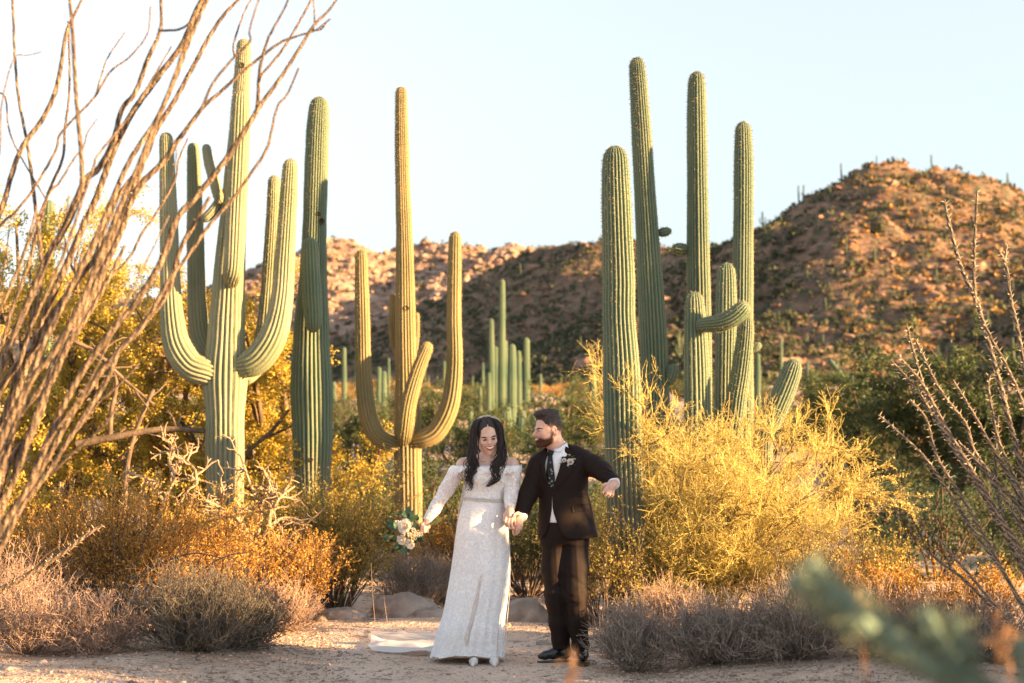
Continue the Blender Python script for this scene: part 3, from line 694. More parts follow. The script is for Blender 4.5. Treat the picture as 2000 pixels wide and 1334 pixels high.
def bursage(name_, m, w=.5, h=.5, seed=0, stems=170, label='', group=None, loc=(0, 0, 0), cat='dry shrub', leaf=5000, ls=.012, spread=1.35, r=.0022):
    rg = np.random.default_rng(seed); sc = np.array([w, w, h]); o = np.asarray(loc)
    a = fan(stems, 1.0, spread, 6, rg, .12, .16, .08) * sc
    b = grow(a, 6, (.25, .95), (.18 * h, .42 * h), .55, .3, 5, rg, .22)
    c = grow(b, 3, (.3, 1), (.07 * h, .18 * h), .8, .2, 4, rg, .25)
    root = thing(name_, loc, label, cat, group); g = Geo()
    tubes(g, a + o, taper(6, r * 1.7, r), 3); tubes(g, b + o, taper(5, r, r * .6), 3); tubes(g, c + o, taper(4, r * .8, r * .4), 3)
    g.build('twigs', [m], root)
    if leaf:
        g = Geo(); p, d = along(c, max(1, leaf // len(c)), rg, .4)
        leaves(g, p + o, d + rg.normal(size=d.shape) * .6, rg.uniform(.5, 1.3, len(p)) * ls, 0, .4, rg); g.build('foliage', [m], root)
    return root
def at(px, py_base, Y):
    p = P(px, py_base, Y); return (p[0], Y, float(ground_z(p[0], Y)))
def leafy_tree(name_, leafm, barkm, h, w, seed, label, group, loc, leafn=26000, ls=.03, cat='tree', trunk_r=.065, base=.25, limbs=5, lean=(0, 0), cl=.14):
    rg = np.random.default_rng(seed); o = np.asarray(loc); root = thing(name_, loc, label, cat, group)
    a = fan(limbs, h * .98, .5, 8, rg, .12, .16, .06); a[..., 0] *= w / h * 1.3; a[..., 1] *= w / h * 1.1
    a[..., 0] += lean[0] * a[..., 2]; a[..., 1] += lean[1] * a[..., 2]
    b = grow(a, 8, (base, 1), (.28 * w, .55 * w), .7, .1, 6, rg, .2)
    c = grow(b, 6, (.2, 1), (.14 * w, .28 * w), .8, 0, 5, rg, .2)
    d = grow(c, 3, (.2, 1), (.07 * w, .15 * w), .9, -.05, 4, rg, .2)
    for q in (a, b, c, d): q[..., 2] = np.maximum(q[..., 2], -.05)
    g = Geo(); tubes(g, a + o, taper(8, trunk_r, trunk_r * .3), 8); tubes(g, b + o, taper(6, trunk_r * .32, trunk_r * .1), 5); tubes(g, c + o, taper(5, trunk_r * .11, trunk_r * .05), 3)
    tubes(g, d + o, taper(4, trunk_r * .05, trunk_r * .025), 3)
    g.build('trunk', [barkm], root)
    g = Geo(); per = max(1, int(leafn * 1.5) // len(d)); p, t = along(d, per, rg, 0)
    p = p + rg.normal(size=p.shape) * cl * .25
    leaves(g, p + o, t + rg.normal(size=t.shape) * .9, rg.uniform(.6, 1.4, len(p)) * ls * 1.2, 0, .55, rg); g.build('crown', [leafm], root)
    return root

# --- yellow palo verde bush on the right
def palo_bush():
    rg = np.random.default_rng(42); Y0 = 13.0
    base = P(1268, 1165, Y0); base[2] = ground_z(base[0], Y0) - .05
    root = thing('palo_verde_bush', base, 'big sunlit yellow bush of fine bare twigs, right of the groom', 'bush')
    tg = [(1184, 740, .2), (1190, 820, .3), (1240, 815, .3), (1262, 800, -.75), (1300, 840, .3), (1330, 860, -.5), (1352, 850, .4), (1425, 765, -.1), (1405, 880, -.5), (1440, 850, .3), (1490, 870, .6), (1525, 845, .5), (1545, 880, -.4), (1590, 865, .2),
          (1625, 870, -.2), (1650, 920, .4), (1600, 960, -.7), (1690, 950, 0), (1650, 1030, -.5), (1560, 1010, -.8), (1510, 940, -.9), (1450, 950, -.9), (1400, 980, -.9), (1330, 930, -.8), (1300, 980, -.6),
          (1205, 1000, .3), (1185, 1090, .1), (1255, 1080, -.6), (1340, 1060, -.8), (1420, 1080, -.8), (1500, 1080, -.7), (1580, 1090, -.5), (1470, 900, .9), (1360, 890, .9), (1560, 900, .9), (1270, 860, .7), (1620, 900, .9), (1340, 1125, -.7), (1400, 1110, -.5), (1460, 1135, -.6), (1530, 1130, -.6), (1290, 1110, -.7), (1600, 1110, -.3)]
    a = []
    for x, y, dy in tg:
        e = P(x, y, Y0 + dy); b0 = base + np.array([rg.normal(0, .08), rg.normal(0, .08), 0])
        if x > 1380: b0 = base + np.array([rg.uniform(0, .55), rg.normal(0, .2), 0])
        m1 = b0 * .6 + e * .4 + np.array([rg.normal(0, .08), rg.normal(0, .1), .12 + .1 * rg.random()]); 
        a.append(spline(np.stack([b0, m1, b0 * .2 + e * .8 + rg.normal(0, .05, 3), e]), 10))
    a = np.stack(a)
    b = grow(a, 9, (.35, 1), (.2, .45), .7, .16, 6, rg, .16)
    c = grow(b, 8, (.15, 1), (.14, .34), .75, .16, 6, rg, .2)
    d = grow(c, 7, (.1, 1), (.06, .17), .75, .12, 4, rg, .16)
    g = Geo(); tubes(g, a, taper(10, .022, .005), 6); tubes(g, b, taper(6, .0065, .003), 4); g.build('trunk', [M_PALOB], root)
    g = Geo(); tubes(g, c, taper(6, .0026, .0015), 3); tubes(g, d, taper(4, .0016, .001), 3); g.build('twigs', [M_PALO], root)
    # leafy outer bough that droops to the right
    g = Geo(); bo = []
    for k, (x, y, dy) in enumerate([(1800, 970, -.1), (1760, 930, 0), (1785, 1000, .1), (1740, 905, .1), (1690, 860, .1), (1715, 975, -.2), (1770, 985, 0.1)]):
        e = P(x, y, Y0 + dy); s = P(1600, 985, Y0 - .1) ; bo.append(spline(np.stack([s, s * .5 + e * .5 + np.array([0, 0, .08]), e]), 10))
    bo = np.stack(bo); tw = grow(bo, 12, (.3, 1), (.08, .2), .7, .1, 4, rg)
    p1, d1 = along(tw, 34, rg, 0); p2, d2 = along(bo, 160, rg, .35)
    p = np.concatenate([p1, p2]); dd = np.concatenate([d1, d2])
    leaves(g, p + rg.normal(size=p.shape) * .008, dd + rg.normal(size=p.shape), rg.uniform(.6, 1.2, len(p)) * .018, 0, .5, rg)
    p3, d3 = along(d, 5, rg, .2); leaves(g, p3, d3 + rg.normal(size=p3.shape) * .7, rg.uniform(.6, 1.2, len(p3)) * .013, 0, .5, rg)
    g.build('foliage', [M_PALO], root)
    g = Geo(); tubes(g, bo, taper(10, .008, .003), 4); tubes(g, tw, taper(4, .003, .0015), 3); g.build('bough', [M_PALOB], root)
palo_bush()

# --- creosotes and other bushes, one by one
creosote('creosote_bush', M_RUST, 1.25, .8, 50, 1, 15000, .013, label='wide rusty-orange bush at left below the ocotillo stems', loc=at(230, 1120, 11.8), squash=(1.35, 1, 1))
creosote('creosote_bush', M_RUST, 1.0, .8, 40, 2, 11000, .013, label='small rusty-orange bush left of the grey dead cholla', loc=at(400, 1140, 12.2), squash=(1.1, 1, 1))
creosote('creosote_bush', M_RUST, 1.0, .8, 40, 12, 10000, .013, label='rusty-orange bush cut by the edge behind the fat ocotillo stems', loc=at(40, 1120, 12.6), squash=(1.1, 1, 1))
creosote('creosote_bush', M_CREO, 1.32, .62, 60, 3, 17000, .014, label='golden yellow bush between the grey shrub and the bouquet', loc=at(655, 1185, 14.0), squash=(1.15, 1, 1))
creosote('creosote_bush', M_RUST, .85, .85, 46, 4, 9000, .013, label='low orange twiggy bush at the edge of the path', loc=at(560, 1180, 13.0))
creosote('creosote_bush', M_CREO, 1.2, .7, 36, 5, 9000, .014, label='thin yellow bush around the foot of the many-armed saguaro', loc=at(490, 1150, 15.5))
creosote('creosote_bush', M_CREO, .95, .7, 34, 6, 5500, .013, label='sparse yellow bush right behind the groom\'s legs', loc=at(1175, 1190, 12.4))
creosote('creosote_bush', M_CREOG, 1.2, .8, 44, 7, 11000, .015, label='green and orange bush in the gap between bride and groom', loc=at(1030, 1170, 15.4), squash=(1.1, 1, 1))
creosote('creosote_bush', M_RUST, .9, .7, 30, 8, 5000, .014, label='reddish bush behind the bride\'s bouquet arm', loc=at(880, 1170, 15.8))
creosote('creosote_bush', M_RUST, .62, .85, 44, 9, 9000, .013, label='low rusty bush at the foot of the spiny right ocotillo', loc=at(1860, 1250, 10.4), squash=(1.5, 1, 1))
creosote('creosote_bush', M_RUST, .6, .8, 36, 10, 7000, .013, label='small rusty bush left of the one under the right ocotillo', loc=at(1700, 1260, 10.9), squash=(1.1, 1, 1))
creosote('creosote_bush', M_CREO, .95, .6, 22, 11, 1800, .012, label='nearly leafless dark-stemmed bush in front of the yellow bush', loc=at(1600, 1230, 11.0), squash=(1.2, 1, 1))
creosote('creosote_bush', M_CREOG, 1.15, .9, 50, 14, 12000, .016, label='added dark green bush standing in for the shade under the yellow bush', loc=at(1410, 1180, 13.9), squash=(1.3, .7, 1))  # added dark bush stands in for shade and hides the trunk bases
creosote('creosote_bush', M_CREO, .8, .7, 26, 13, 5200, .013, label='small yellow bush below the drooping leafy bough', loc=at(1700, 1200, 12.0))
BG = 'dry twiggy shrubs along the path'
bursage('bursage_shrub', M_DARKG, .60, .60, 1, 230, 'dark grey domed shrub at lower left beside the path', BG, at(385, 1272, 10.3), r=.0022)
bursage('bursage_shrub', M_DARKG, .42, .50, 2, 150, 'smaller dark shrub touching the right of the dark domed one', BG, at(470, 1262, 10.6))
bursage('bursage_shrub', M_PINK, .45, .52, 3, 90, 'pale pinkish dry shrub in the lower left corner', BG, at(60, 1285, 10.0), ls=.016)
bursage('bursage_shrub', M_PINK, .42, .45, 4, 80, 'pinkish dry shrub left of the dark domed shrub', BG, at(190, 1280, 10.1), ls=.016)
bursage('bursage_shrub', M_PINK, .45, .75, 5, 70, 'tall pale dry shrub under the fat ocotillo stems', BG, at(20, 1200, 11.0), ls=.015)
bursage('bursage_shrub', M_GREY, .50, .55, 6, 170, 'grey-brown round shrub left of the bride\'s skirt behind the long rock', BG, at(810, 1190, 14.6))
bursage('bursage_shrub', M_GREY, .45, .48, 7, 150, 'grey shrub close behind the bride\'s skirt', BG, at(875, 1195, 15.0))
bursage('bursage_shrub', M_GREY, .35, .47, 8, 150, 'grey shrub with dark stems beside the groom\'s feet', BG, at(1238, 1304, 9.75), r=.002, spread=1.1)
bursage('bursage_shrub', M_GREY, .46, .46, 9, 220, 'wide grey dry shrub right of the one by the groom\'s feet', BG, at(1400, 1310, 9.8))
bursage('bursage_shrub', M_PINK, .50, .50, 10, 150, 'pinkish grey dry shrub under the yellow bush', BG, at(1320, 1260, 10.8))
bursage('bursage_shrub', M_GREY, .48, .50, 11, 190, 'grey shrub just behind the blurred foreground cactus', BG, at(1560, 1310, 9.7))
bursage('bursage_shrub', M_PINK, .50, .52, 12, 150, 'pinkish dry shrub beneath the dark-stemmed bush', BG, at(1560, 1260, 10.6))
bursage('bursage_shrub', M_PINK, .50, .5, 13, 120, 'straw-coloured dry shrub at lower right', BG, at(1740, 1310, 9.6))
bursage('bursage_shrub', M_GREY, .50, .45, 14, 150, 'grey dry shrub in the lower right corner', BG, at(1930, 1310, 9.7))
bursage('bursage_shrub', M_PINK, .4, .45, 15, 100, 'rust-edged dry shrub where the path meets the golden bush', BG, at(545, 1225, 12.2))

# --- yellow trees on the left
TG = 'yellow-leaved desert trees behind the ocotillo'
leafy_tree('mesquite_tree', M_MESQ, M_BARK, 5.6, 2.3, 3, 'airy yellow tree at far left behind the fat ocotillo', TG, at(70, 1010, 20.5), 30000, .036, cl=.2)
leafy_tree('mesquite_tree', M_MESQ, M_BARK, 3.7, 2.0, 4, 'bushy yellow tree left of the many-armed saguaro', TG, at(290, 1010, 19.5), 36000, .032, base=.1)
leafy_tree('mesquite_tree', M_MESQ, M_BARK, 3.8, 1.9, 5, 'yellow tree between the many-armed and single-armed saguaros', TG, at(520, 1000, 20.5), 34000, .032, base=.1)
leafy_tree('mesquite_tree', M_MESQ, M_BARK, 2.0, .9, 6, 'small yellow tree just right of the single-armed saguaro', TG, at(670, 1000, 19.8), 10000, .03, base=.1, trunk_r=.04)
leafy_tree('mesquite_tree', M_MESQ, M_BARK, 3.9, 2.3, 7, 'dense golden tree below the airy one at far left', TG, at(120, 1020, 18.5), 38000, .032, base=.05)
leafy_tree('mesquite_tree', M_MESQ, M_BARK, 2.8, 1.8, 8, 'low golden tree at the foot of the many-armed saguaro', TG, at(380, 1020, 18.4), 26000, .03, base=.05)

# --- mid-distance desert shrubs: four kinds, copied
def far_shrub(m, seed, n=1500, ls=.11):
    rg = np.random.default_rng(seed); root = thing('desert_shrub', (0, 0, 0), 'x', 'shrub', 'green shrubs of the desert plain')
    a = fan(14, .8, .9, 5, rg, .12, .15); b = grow(a, 7, (.3, 1), (.2, .45), .6, .2, 4, rg); c = grow(b, 4, (.2, 1), (.1, .22), .8, .1, 3, rg)
    g = Geo(); tubes(g, a, taper(5, .02, .008), 4); tubes(g, b, taper(4, .008, .004), 3); g.build('stems', [M_STEM], root)
    g = Geo(); p, d = along(c, max(1, n // len(c)), rg, 0); leaves(g, p + rg.normal(size=p.shape) * .02, d + rg.normal(size=d.shape), rg.uniform(.5, 1.2, len(p)) * ls, 0, .5, rg)
    g.build('foliage', [m], root); return root
M_BLUEG = mat('blue_green_brush', (0.04, 0.07, 0.045), (0.10, 0.125, 0.06), island=True, rough=.7, transl=.25, spec=.1)
M_STRAW = mat('straw_brush', (0.36, 0.22, 0.07), (0.58, 0.36, 0.12), island=True, rough=.8, transl=.25, spec=.1)
kinds = [far_shrub(M_MESG, 31, 4200, .045), far_shrub(M_BLUEG, 32, 4200, .045), far_shrub(M_CREOG, 33, 3600, .045), far_shrub(M_STRAW, 34, 3000, .05)]
LB = ['dark green leafy shrub among the scrub of the plain', 'blue-green shrub among the scrub of the plain', 'olive shrub among the scrub of the plain', 'straw-coloured brush on the sunlit plain']
GRP = ['dark green shrubs of the plain', 'blue-green shrubs of the plain', 'olive shrubs of the plain', 'straw-coloured brush of the far plain']
rng = np.random.default_rng(99); first = set()
def put(k, x, y, s, hs=1.0):
    loc = (x, y, float(ground_z(x, y)) - .02); rz = rng.uniform(0, 6.28)
    if k not in first:
        first.add(k); r = kinds[k]; r.location = loc; r.rotation_euler = (0, 0, rz); r.scale = (s, s, s * hs); r['label'] = LB[k]; r['group'] = GRP[k]
    else:
        copy_thing(kinds[k], loc, rz, (s, s, s * hs), LB[k], GRP[k])
for k in range(70):                                     # behind the couple and the saguaros
    y = 17.5 * (30 / 17.5) ** rng.random(); x = y * rng.uniform(-.36, .42)
    if abs(x - path_center(y)) < 1.2 and y < 20: continue
    if min(abs(x / y - q) for q in (-.201, -.14, -.073)) < .012: y += 2.5
    put(int(rng.choice([0, 1, 2, 1])), x, y, rng.uniform(.7, 1.3), rng.uniform(.7, 1.0))
for px_, y_ in ((1015, 18.5), (985, 21), (1045, 22), (860, 20), (925, 23), (1130, 19)): put(int(rng.choice([0, 1, 2])), float(P(px_, 900, y_)[0]), y_, 1.15, .95)
for k in range(120):
    y = 30 * (85 / 30.) ** rng.random(); x = y * rng.uniform(-.38, .42)
    put(int(rng.choice([0, 1, 2])), x, y, rng.uniform(1.0, 2.2), rng.uniform(.6, .9))
for k in range(70):
    y = 55 * (140 / 55.) ** rng.random(); put(int(rng.choice([0, 1, 2])), y * rng.uniform(-.25, .4), y, rng.uniform(1.2, 2.4), rng.uniform(.6, .9))
for k in range(110):
    y = rng.uniform(88, 150); x = y * (rng.uniform(-.3, .4) if k < 40 else rng.uniform(-.13, .08))
    put(int(rng.choice([3, 3, 3, 2])), x, y, rng.uniform(.9, 1.9), rng.uniform(.5, .8))
GT = 'green trees standing in shade beyond the bushes'
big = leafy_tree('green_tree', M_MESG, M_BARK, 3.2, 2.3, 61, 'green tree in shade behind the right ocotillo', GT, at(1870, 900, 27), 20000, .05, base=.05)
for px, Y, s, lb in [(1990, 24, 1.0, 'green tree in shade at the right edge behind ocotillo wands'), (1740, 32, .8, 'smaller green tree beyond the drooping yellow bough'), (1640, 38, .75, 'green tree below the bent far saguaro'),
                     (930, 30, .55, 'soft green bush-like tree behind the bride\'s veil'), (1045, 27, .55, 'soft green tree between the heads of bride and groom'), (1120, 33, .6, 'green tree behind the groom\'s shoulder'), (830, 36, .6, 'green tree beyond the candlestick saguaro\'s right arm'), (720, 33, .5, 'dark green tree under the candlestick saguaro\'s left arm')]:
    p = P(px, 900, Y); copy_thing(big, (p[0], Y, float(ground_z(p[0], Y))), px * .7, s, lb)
# unseen trees added on the right to shade the path and the hollow behind
for k, (x, y, s) in enumerate([(14, 24, 1.0), (19, 31, 1.1), (17, 19, .9), (25, 40, 1.1), (12.5, 17, .7), (5.3, 7.55, .62), (5.9, 6.9, .66)]):
    copy_thing(big, (x, y, float(ground_z(x, y))), k * 1.3, s, 'unseen green tree added at the right for its shade', 'unseen shade trees to the right')

# unseen slim trees and bushes, added to shade the couple, path and near cholla
st = leafy_tree('mesquite_tree', M_MESG, M_BARK, 4.3, .9, 71, 'unseen slim tree added to throw shade on the couple', 'unseen shade trees to the right', (6.9, 7.88, 0.0), 22000, .04, base=.8, limbs=3, trunk_r=.05)
leafy_tree('mesquite_tree', M_MESG, M_BARK, 3.0, .6, 72, 'unseen bushy slim tree added to shade the dress', 'unseen shade trees to the right', (6.5, 7.52, 0.0), 22000, .04, base=.02, limbs=4, trunk_r=.05)
sb = creosote('creosote_bush', M_CREO, 1.0, .8, 40, 51, 9000, .02, label='unseen creosote bush added for its shade', group='unseen shade bushes to the right', loc=(4.3, 8.6, .05))
for x, y, s_, r_ in [(4.7, 7.9, 1.05, 1), (4.0, 7.3, 1.0, 2), (4.9, 9.3, 1.0, 3), (5.6, 8.5, 1.2, 4), (4.4, 6.5, 1.0, 5), (5.6, 10.4, 1.15, 6), (1.75, 0.95, 1.35, 1), (2.3, 1.3, 1.5, 2), (1.5, .5, 1.2, 3)]:
    copy_thing(sb, (x, y, float(ground_z(x, y))), r_, s_ * (.8 if y > 2 else 1), 'unseen creosote bush added for its shade', 'unseen shade bushes to the right')
# ------------------------------------------------------------------ ocotillos
def bark_extra(nt, b, tc, col):
    N, L = nt.nodes, nt.links
    at_ = N.new('ShaderNodeAttribute'); at_.attribute_name = 'a'
    m1 = N.new('ShaderNodeMix'); m1.data_type = 'RGBA'; m1.inputs[7].default_value = (0.035, 0.028, 0.022, 1)
    L.new(at_.outputs['Fac'], m1.inputs[0]); L.new(col, m1.inputs[6]); L.new(m1.outputs[2], b.inputs['Base Color'])
M_OCOD = mat('grey_ocotillo_bark', (0.15, 0.13, 0.105), (0.34, 0.28, 0.21), 22, .85, bump=.8, bscale=90, extra=bark_extra, spec=.15)
M_OCO = mat('ocotillo_bark', (0.105, 0.08, 0.058), (0.32, 0.225, 0.15), 22, .85, bump=.8, bscale=90, extra=bark_extra, spec=.15)
M_THORN = mat('ocotillo_thorn', (0.36, 0.28, 0.20), (0.60, 0.50, 0.38), island=True, rough=.6)
def wand(geo, rows, Y, seed, thorn=.02, sp=.022, dy=0, rs=1.0, tl=None):
    t = px_rows([(r[0], r[1], r[2]) for r in rows], Y, rs); t[:, 1] += 0
    # wander gently in depth, along the view ray
    rg = np.random.default_rng(seed)
    if dy:
        f = np.linspace(0, 1, len(t)) * dy
        t = np.array([[*P(r[0], r[1], Y + q), r[2] * Y / F * rs] for r, q in zip(rows, f)])
    L = np.linalg.norm(np.diff(t[:, :3], axis=0), axis=1).sum(); n = max(int(L / .008), 12)
    D = spline(t, n); c, r = D[:, :3], D[:, 3]
    c = c + np.stack([vnoise(np.stack([np.linspace(0, L * 7, n), np.full(n, seed * 1.7 + k * 9)], -1)) for k in range(3)], 1) * .003
    k = 14; tan = norm(np.gradient(c, axis=0)); x = norm(np.cross(tan, [0.1, 1, 0.1])); y = np.cross(tan, x)
    ang = np.arange(k) * 2 * math.pi / k; s = np.linspace(0, L, n)
    spir = np.sin(3 * ang[None] + s[:, None] * 95 + 3.5 * vnoise(np.stack([s * 9, s * 0 + seed], -1))[:, None])
    spir = np.clip(spir + .5 * vnoise(np.stack(np.broadcast_arrays(s[:, None] * 120, ang[None] * 1.6 + seed), -1)), -1, 1)
    R = r[:, None] * (1 + .045 * spir + .05 * vnoise(np.stack(np.broadcast_arrays(s[:, None] * 90, ang[None] * 1.3 + seed), -1)))
    V = c[:, None] + R[..., None] * (np.cos(ang)[None, :, None] * x[:, None] + np.sin(ang)[None, :, None] * y[:, None])
    i = np.arange(n - 1)[:, None] * k; j = np.arange(k)[None]; j2 = (j + 1) % k
    Qd = np.stack([i + j, i + j2, i + k + j2, i + k + j], -1).reshape(-1, 4)
    geo.add(V.reshape(-1, 3), Qd, 0, np.clip(-spir * 2.4 + .3, 0, 1) * .92)
    geo.add(V[-1], np.arange(k)[None], 0)
    if thorn:
        q = np.arange(.03, L, sp); m = len(q); a = q * 190 + rg.normal(0, .5, m)
        ci = np.stack([np.interp(q, s, c[:, e]) for e in range(3)], 1); ri = np.interp(q, s, r)[:, None]
        xi = np.stack([np.interp(q, s, x[:, e]) for e in range(3)], 1); yi = np.stack([np.interp(q, s, y[:, e]) for e in range(3)], 1); ti = np.stack([np.interp(q, s, tan[:, e]) for e in range(3)], 1)
        out = np.cos(a)[:, None] * xi + np.sin(a)[:, None] * yi
        d = norm(out + .35 * ti + .25 * rg.normal(size=out.shape)); ln = rg.uniform(.6, 1.15, (m, 1)) * thorn
        p0 = ci + out * ri * .85
        tubes(geo, np.stack([p0, p0 + d * ln * .5, p0 + d * ln], 1), np.array([[.0026, .0016, .0003]]) * (thorn / .02) ** .5, 3, 1)
def ext(rows, k=2):
    return rows
LB0 = (-230, 1480)
left = [
 [(-150, 1300, 11), (-110, 900, 11), (-60, 560, 11), (0, 418, 10), (22, 346, 10), (45, 288, 10), (81, 238, 9.5), (108, 180, 9), (121, 121, 8), (130, 67, 7), (148, 27, 5.5), (166, -12, 4)],
 [LB0 + (9,), (-60, 1000, 9), (10, 800, 8), (58, 640, 7), (81, 531, 7), (67, 391, 7), (54, 288, 6), (38, 198, 5.5), (27, 81, 5), (25, -10, 5)],
 [(112, 470, 6), (140, 400, 8), (160, 352, 9), (153, 238, 8), (146, 135, 7.5), (142, 67, 7), (136, -12, 6)],
 [LB0 + (8,), (-70, 900, 7), (-10, 720, 6), (22, 610, 6), (50, 531, 6), (90, 391, 6), (121, 310, 5.5), (126, 252, 5), (135, 180, 4.5), (135, 72, 4), (132, 40, 3)],
 [LB0 + (16,), (-80, 980, 14), (0, 725, 13), (50, 600, 13), (90, 508, 13), (135, 427, 13), (164, 355, 13), (192, 330, 12), (220, 279, 11), (238, 216, 10), (265, 180, 9.5), (288, 117, 9), (313, 58, 7), (315, -10, 6)],
 [(310, 60, 5), (330, 59, 5), (351, 56, 4.5), (373, 40, 4), (396, -6, 3)],
 [LB0 + (14,), (-60, 1030, 13), (10, 830, 12), (60, 690, 12), (110, 560, 12), (150, 470, 12), (190, 380, 12), (225, 288, 12), (270, 202, 11), (306, 153, 11), (355, 90, 10), (382, 27, 10), (402, -12, 10)],
 [LB0 + (14,), (-40, 1040, 12), (30, 830, 12), (75, 700, 12), (120, 600, 11), (170, 500, 11), (216, 396, 11), (252, 315, 10), (306, 234, 10), (333, 171, 9), (355, 117, 9), (391, 27, 8), (412, -12, 8)],
 [LB0 + (14,), (-30, 1070, 13), (50, 870, 12), (90, 760, 12), (135, 650, 12), (180, 560, 12), (215, 470, 11), (252, 391, 11), (270, 342, 10.5), (288, 288, 10), (315, 238, 10), (351, 180, 9), (387, 112, 8.5), (408, 72, 8), (435, 31, 7), (473, -8, 5)],
 [LB0 + (12,), (-40, 1060, 11), (30, 930, 11), (75, 800, 11), (120, 700, 11), (162, 600, 11), (193, 540, 10.5), (238, 450, 10.5), (256, 391, 11), (274, 360, 11), (324, 310, 10), (355, 265, 9), (394, 211, 7.5), (430, 180, 6.5), (471, 144, 6), (516, 108, 5.5), (552, 81, 5), (588, 67, 4), (619, 58, 3.5), (646, 38, 3)],
 [(394, 211, 6), (417, 162, 5.5), (453, 117, 5), (489, 80, 4.5), (489, 58, 4), (509, -8, 3.5)],
 [(458, 110, 4), (457, 85, 4), (475, 27, 3.5), (494, -6, 3)],
 [LB0 + (14,), (-40, 1110, 13), (22, 1000, 13), (56, 950, 12.5), (105, 834, 12), (157, 732, 12), (225, 639, 12), (262, 597, 12), (315, 511, 12), (345, 430, 12), (381, 387, 11.5), (421, 337, 11), (457, 288, 11), (489, 238, 10), (511, 202, 9), (552, 148, 7.5), (579, 103, 7), (610, 54, 6), (642, 22, 5), (664, -10, 4)],
 [(500, 222, 8), (505, 180, 7), (507, 153, 6.5), (511, 117, 6), (525, 72, 5), (552, 22, 4), (566, -8, 3.5)],
 [(507, 157, 5), (517, 140, 5), (552, 98, 5), (588, 36, 4.5), (612, -10, 4)],
 [(612, 56, 4), (615, 36, 3.5), (611, -8, 3)], [(610, 60, 3.5), (628, 58, 3), (642, 40, 2.5)],
 [LB0 + (12,), (-20, 1110, 11), (37, 987, 11), (86, 905, 11), (124, 837, 11), (161, 777, 10.5), (210, 710, 10), (285, 624, 10), (330, 567, 9), (350, 490, 8.5), (385, 425, 8), (410, 385, 6)],
 [LB0 + (10,), (-10, 1090, 9), (37, 998, 9), (94, 923, 9), (142, 845, 9), (176, 796, 9), (210, 740, 8.5), (232, 687, 8), (277, 639, 8), (327, 553, 7.5), (367, 500, 7), (412, 436, 7), (453, 391, 6.5), (489, 342, 6), (523, 288, 6), (541, 211, 5), (561, 184, 4.5), (583, 133, 4)],
 [(90, 720, 6), (130, 640, 6), (198, 558, 5.5), (252, 504, 5), (279, 454, 5), (300, 427, 5), (340, 355, 4.5), (350, 310, 4), (367, 270, 3)],
 [(335, 345, 3), (346, 300, 2.5), (340, 275, 2)],
 [(-90, 560, 6), (0, 441, 5.5), (27, 418, 5), (63, 373, 5), (108, 297, 5), (117, 265, 5), (148, 229, 4.5), (184, 189, 4.5), (216, 139, 4), (252, 112, 3.5), (288, 67, 3), (295, 13, 3)],
 [(186, 188, 4), (198, 148, 3.5), (211, 112, 3), (243, 63, 2.5)],
 [(-20, 400, 4), (0, 292, 3.5), (4, 202, 3.5), (27, 117, 3), (54, 108, 2.5), (81, 100, 2)],
 [(-20, 180, 4), (9, 190, 3.5), (18, 256, 3.5), (50, 324, 3), (90, 391, 3)],
 [(20, 560, 5), (90, 391, 5), (117, 355, 4.5), (144, 310, 4), (162, 288, 3.5), (170, 260, 3), (189, 233, 2.5)],
 [(60, 640, 6), (135, 470, 6), (180, 333, 5), (189, 306, 4.5), (225, 261, 4.5), (262, 215, 4), (300, 150, 3.5), (335, 90, 3)],
 [LB0 + (14,), (-60, 960, 13), (0, 762, 12), (75, 669, 12), (112, 601, 11), (161, 537, 10), (187, 500, 9), (212, 430, 8), (240, 370, 7), (290, 300, 5.5), (320, 200, 4)],
 [LB0 + (14,), (-50, 990, 13), (45, 770, 12), (112, 680, 11), (157, 594, 11), (195, 500, 10), (228, 420, 9), (262, 340, 8), (300, 250, 7), (340, 150, 6), (370, 60, 5)],
 [LB0 + (14,), (-60, 1050, 13), (22, 837, 12), (75, 762, 12), (116, 702, 11), (172, 601, 11), (210, 511, 10), (246, 410, 9)],
 [LB0 + (12,), (-40, 1060, 11), (22, 897, 11), (64, 845, 11), (105, 732, 10), (150, 650, 9), (205, 560, 8), (245, 480, 6)],
 [(97, 927, 5), (154, 875, 4.5), (202, 830, 4), (225, 800, 2.5)], [(131, 860, 5), (161, 826, 5), (191, 789, 4.5), (225, 759, 4), (272, 710, 3)],
 [(10, 690, 4), (60, 590, 4), (92, 520, 3.5), (125, 440, 3), (133, 380, 2.5)], [(-10, 620, 5), (20, 560, 5), (50, 480, 4.5), (70, 410, 4)],
 [(0, 560, 3), (12, 500, 3), (20, 440, 2.5)],
 [(80, 880, 4), (140, 800, 4), (180, 735, 3.5), (270, 540, 3), (330, 420, 2.5)],
]
rt = P(-230, 1480, 6.0)
root = thing('ocotillo', (rt[0], 6.0, float(ground_z(rt[0], 6.0))), 'large ocotillo at the left edge with thick leafless stems fanning up to the right', 'ocotillo')
for k, rws in enumerate(left):
    g = Geo(); wand(g, rws, 5.9 + .45 * math.sin(k * 2.4), k, thorn=.011, sp=.03, dy=.25 * math.cos(k * 1.7), rs=.53)
    g.build('stem', [M_OCO, M_THORN], root)
g = Geo(); wand(g, [(-120, 1240, 6), (0, 1153, 6), (60, 1120, 5.5), (120, 1081, 5), (168, 1045, 4.5), (200, 1025, 3)], 8.5, 90, thorn=.03, sp=.012); g.build('stem', [M_OCO, M_THORN], root)

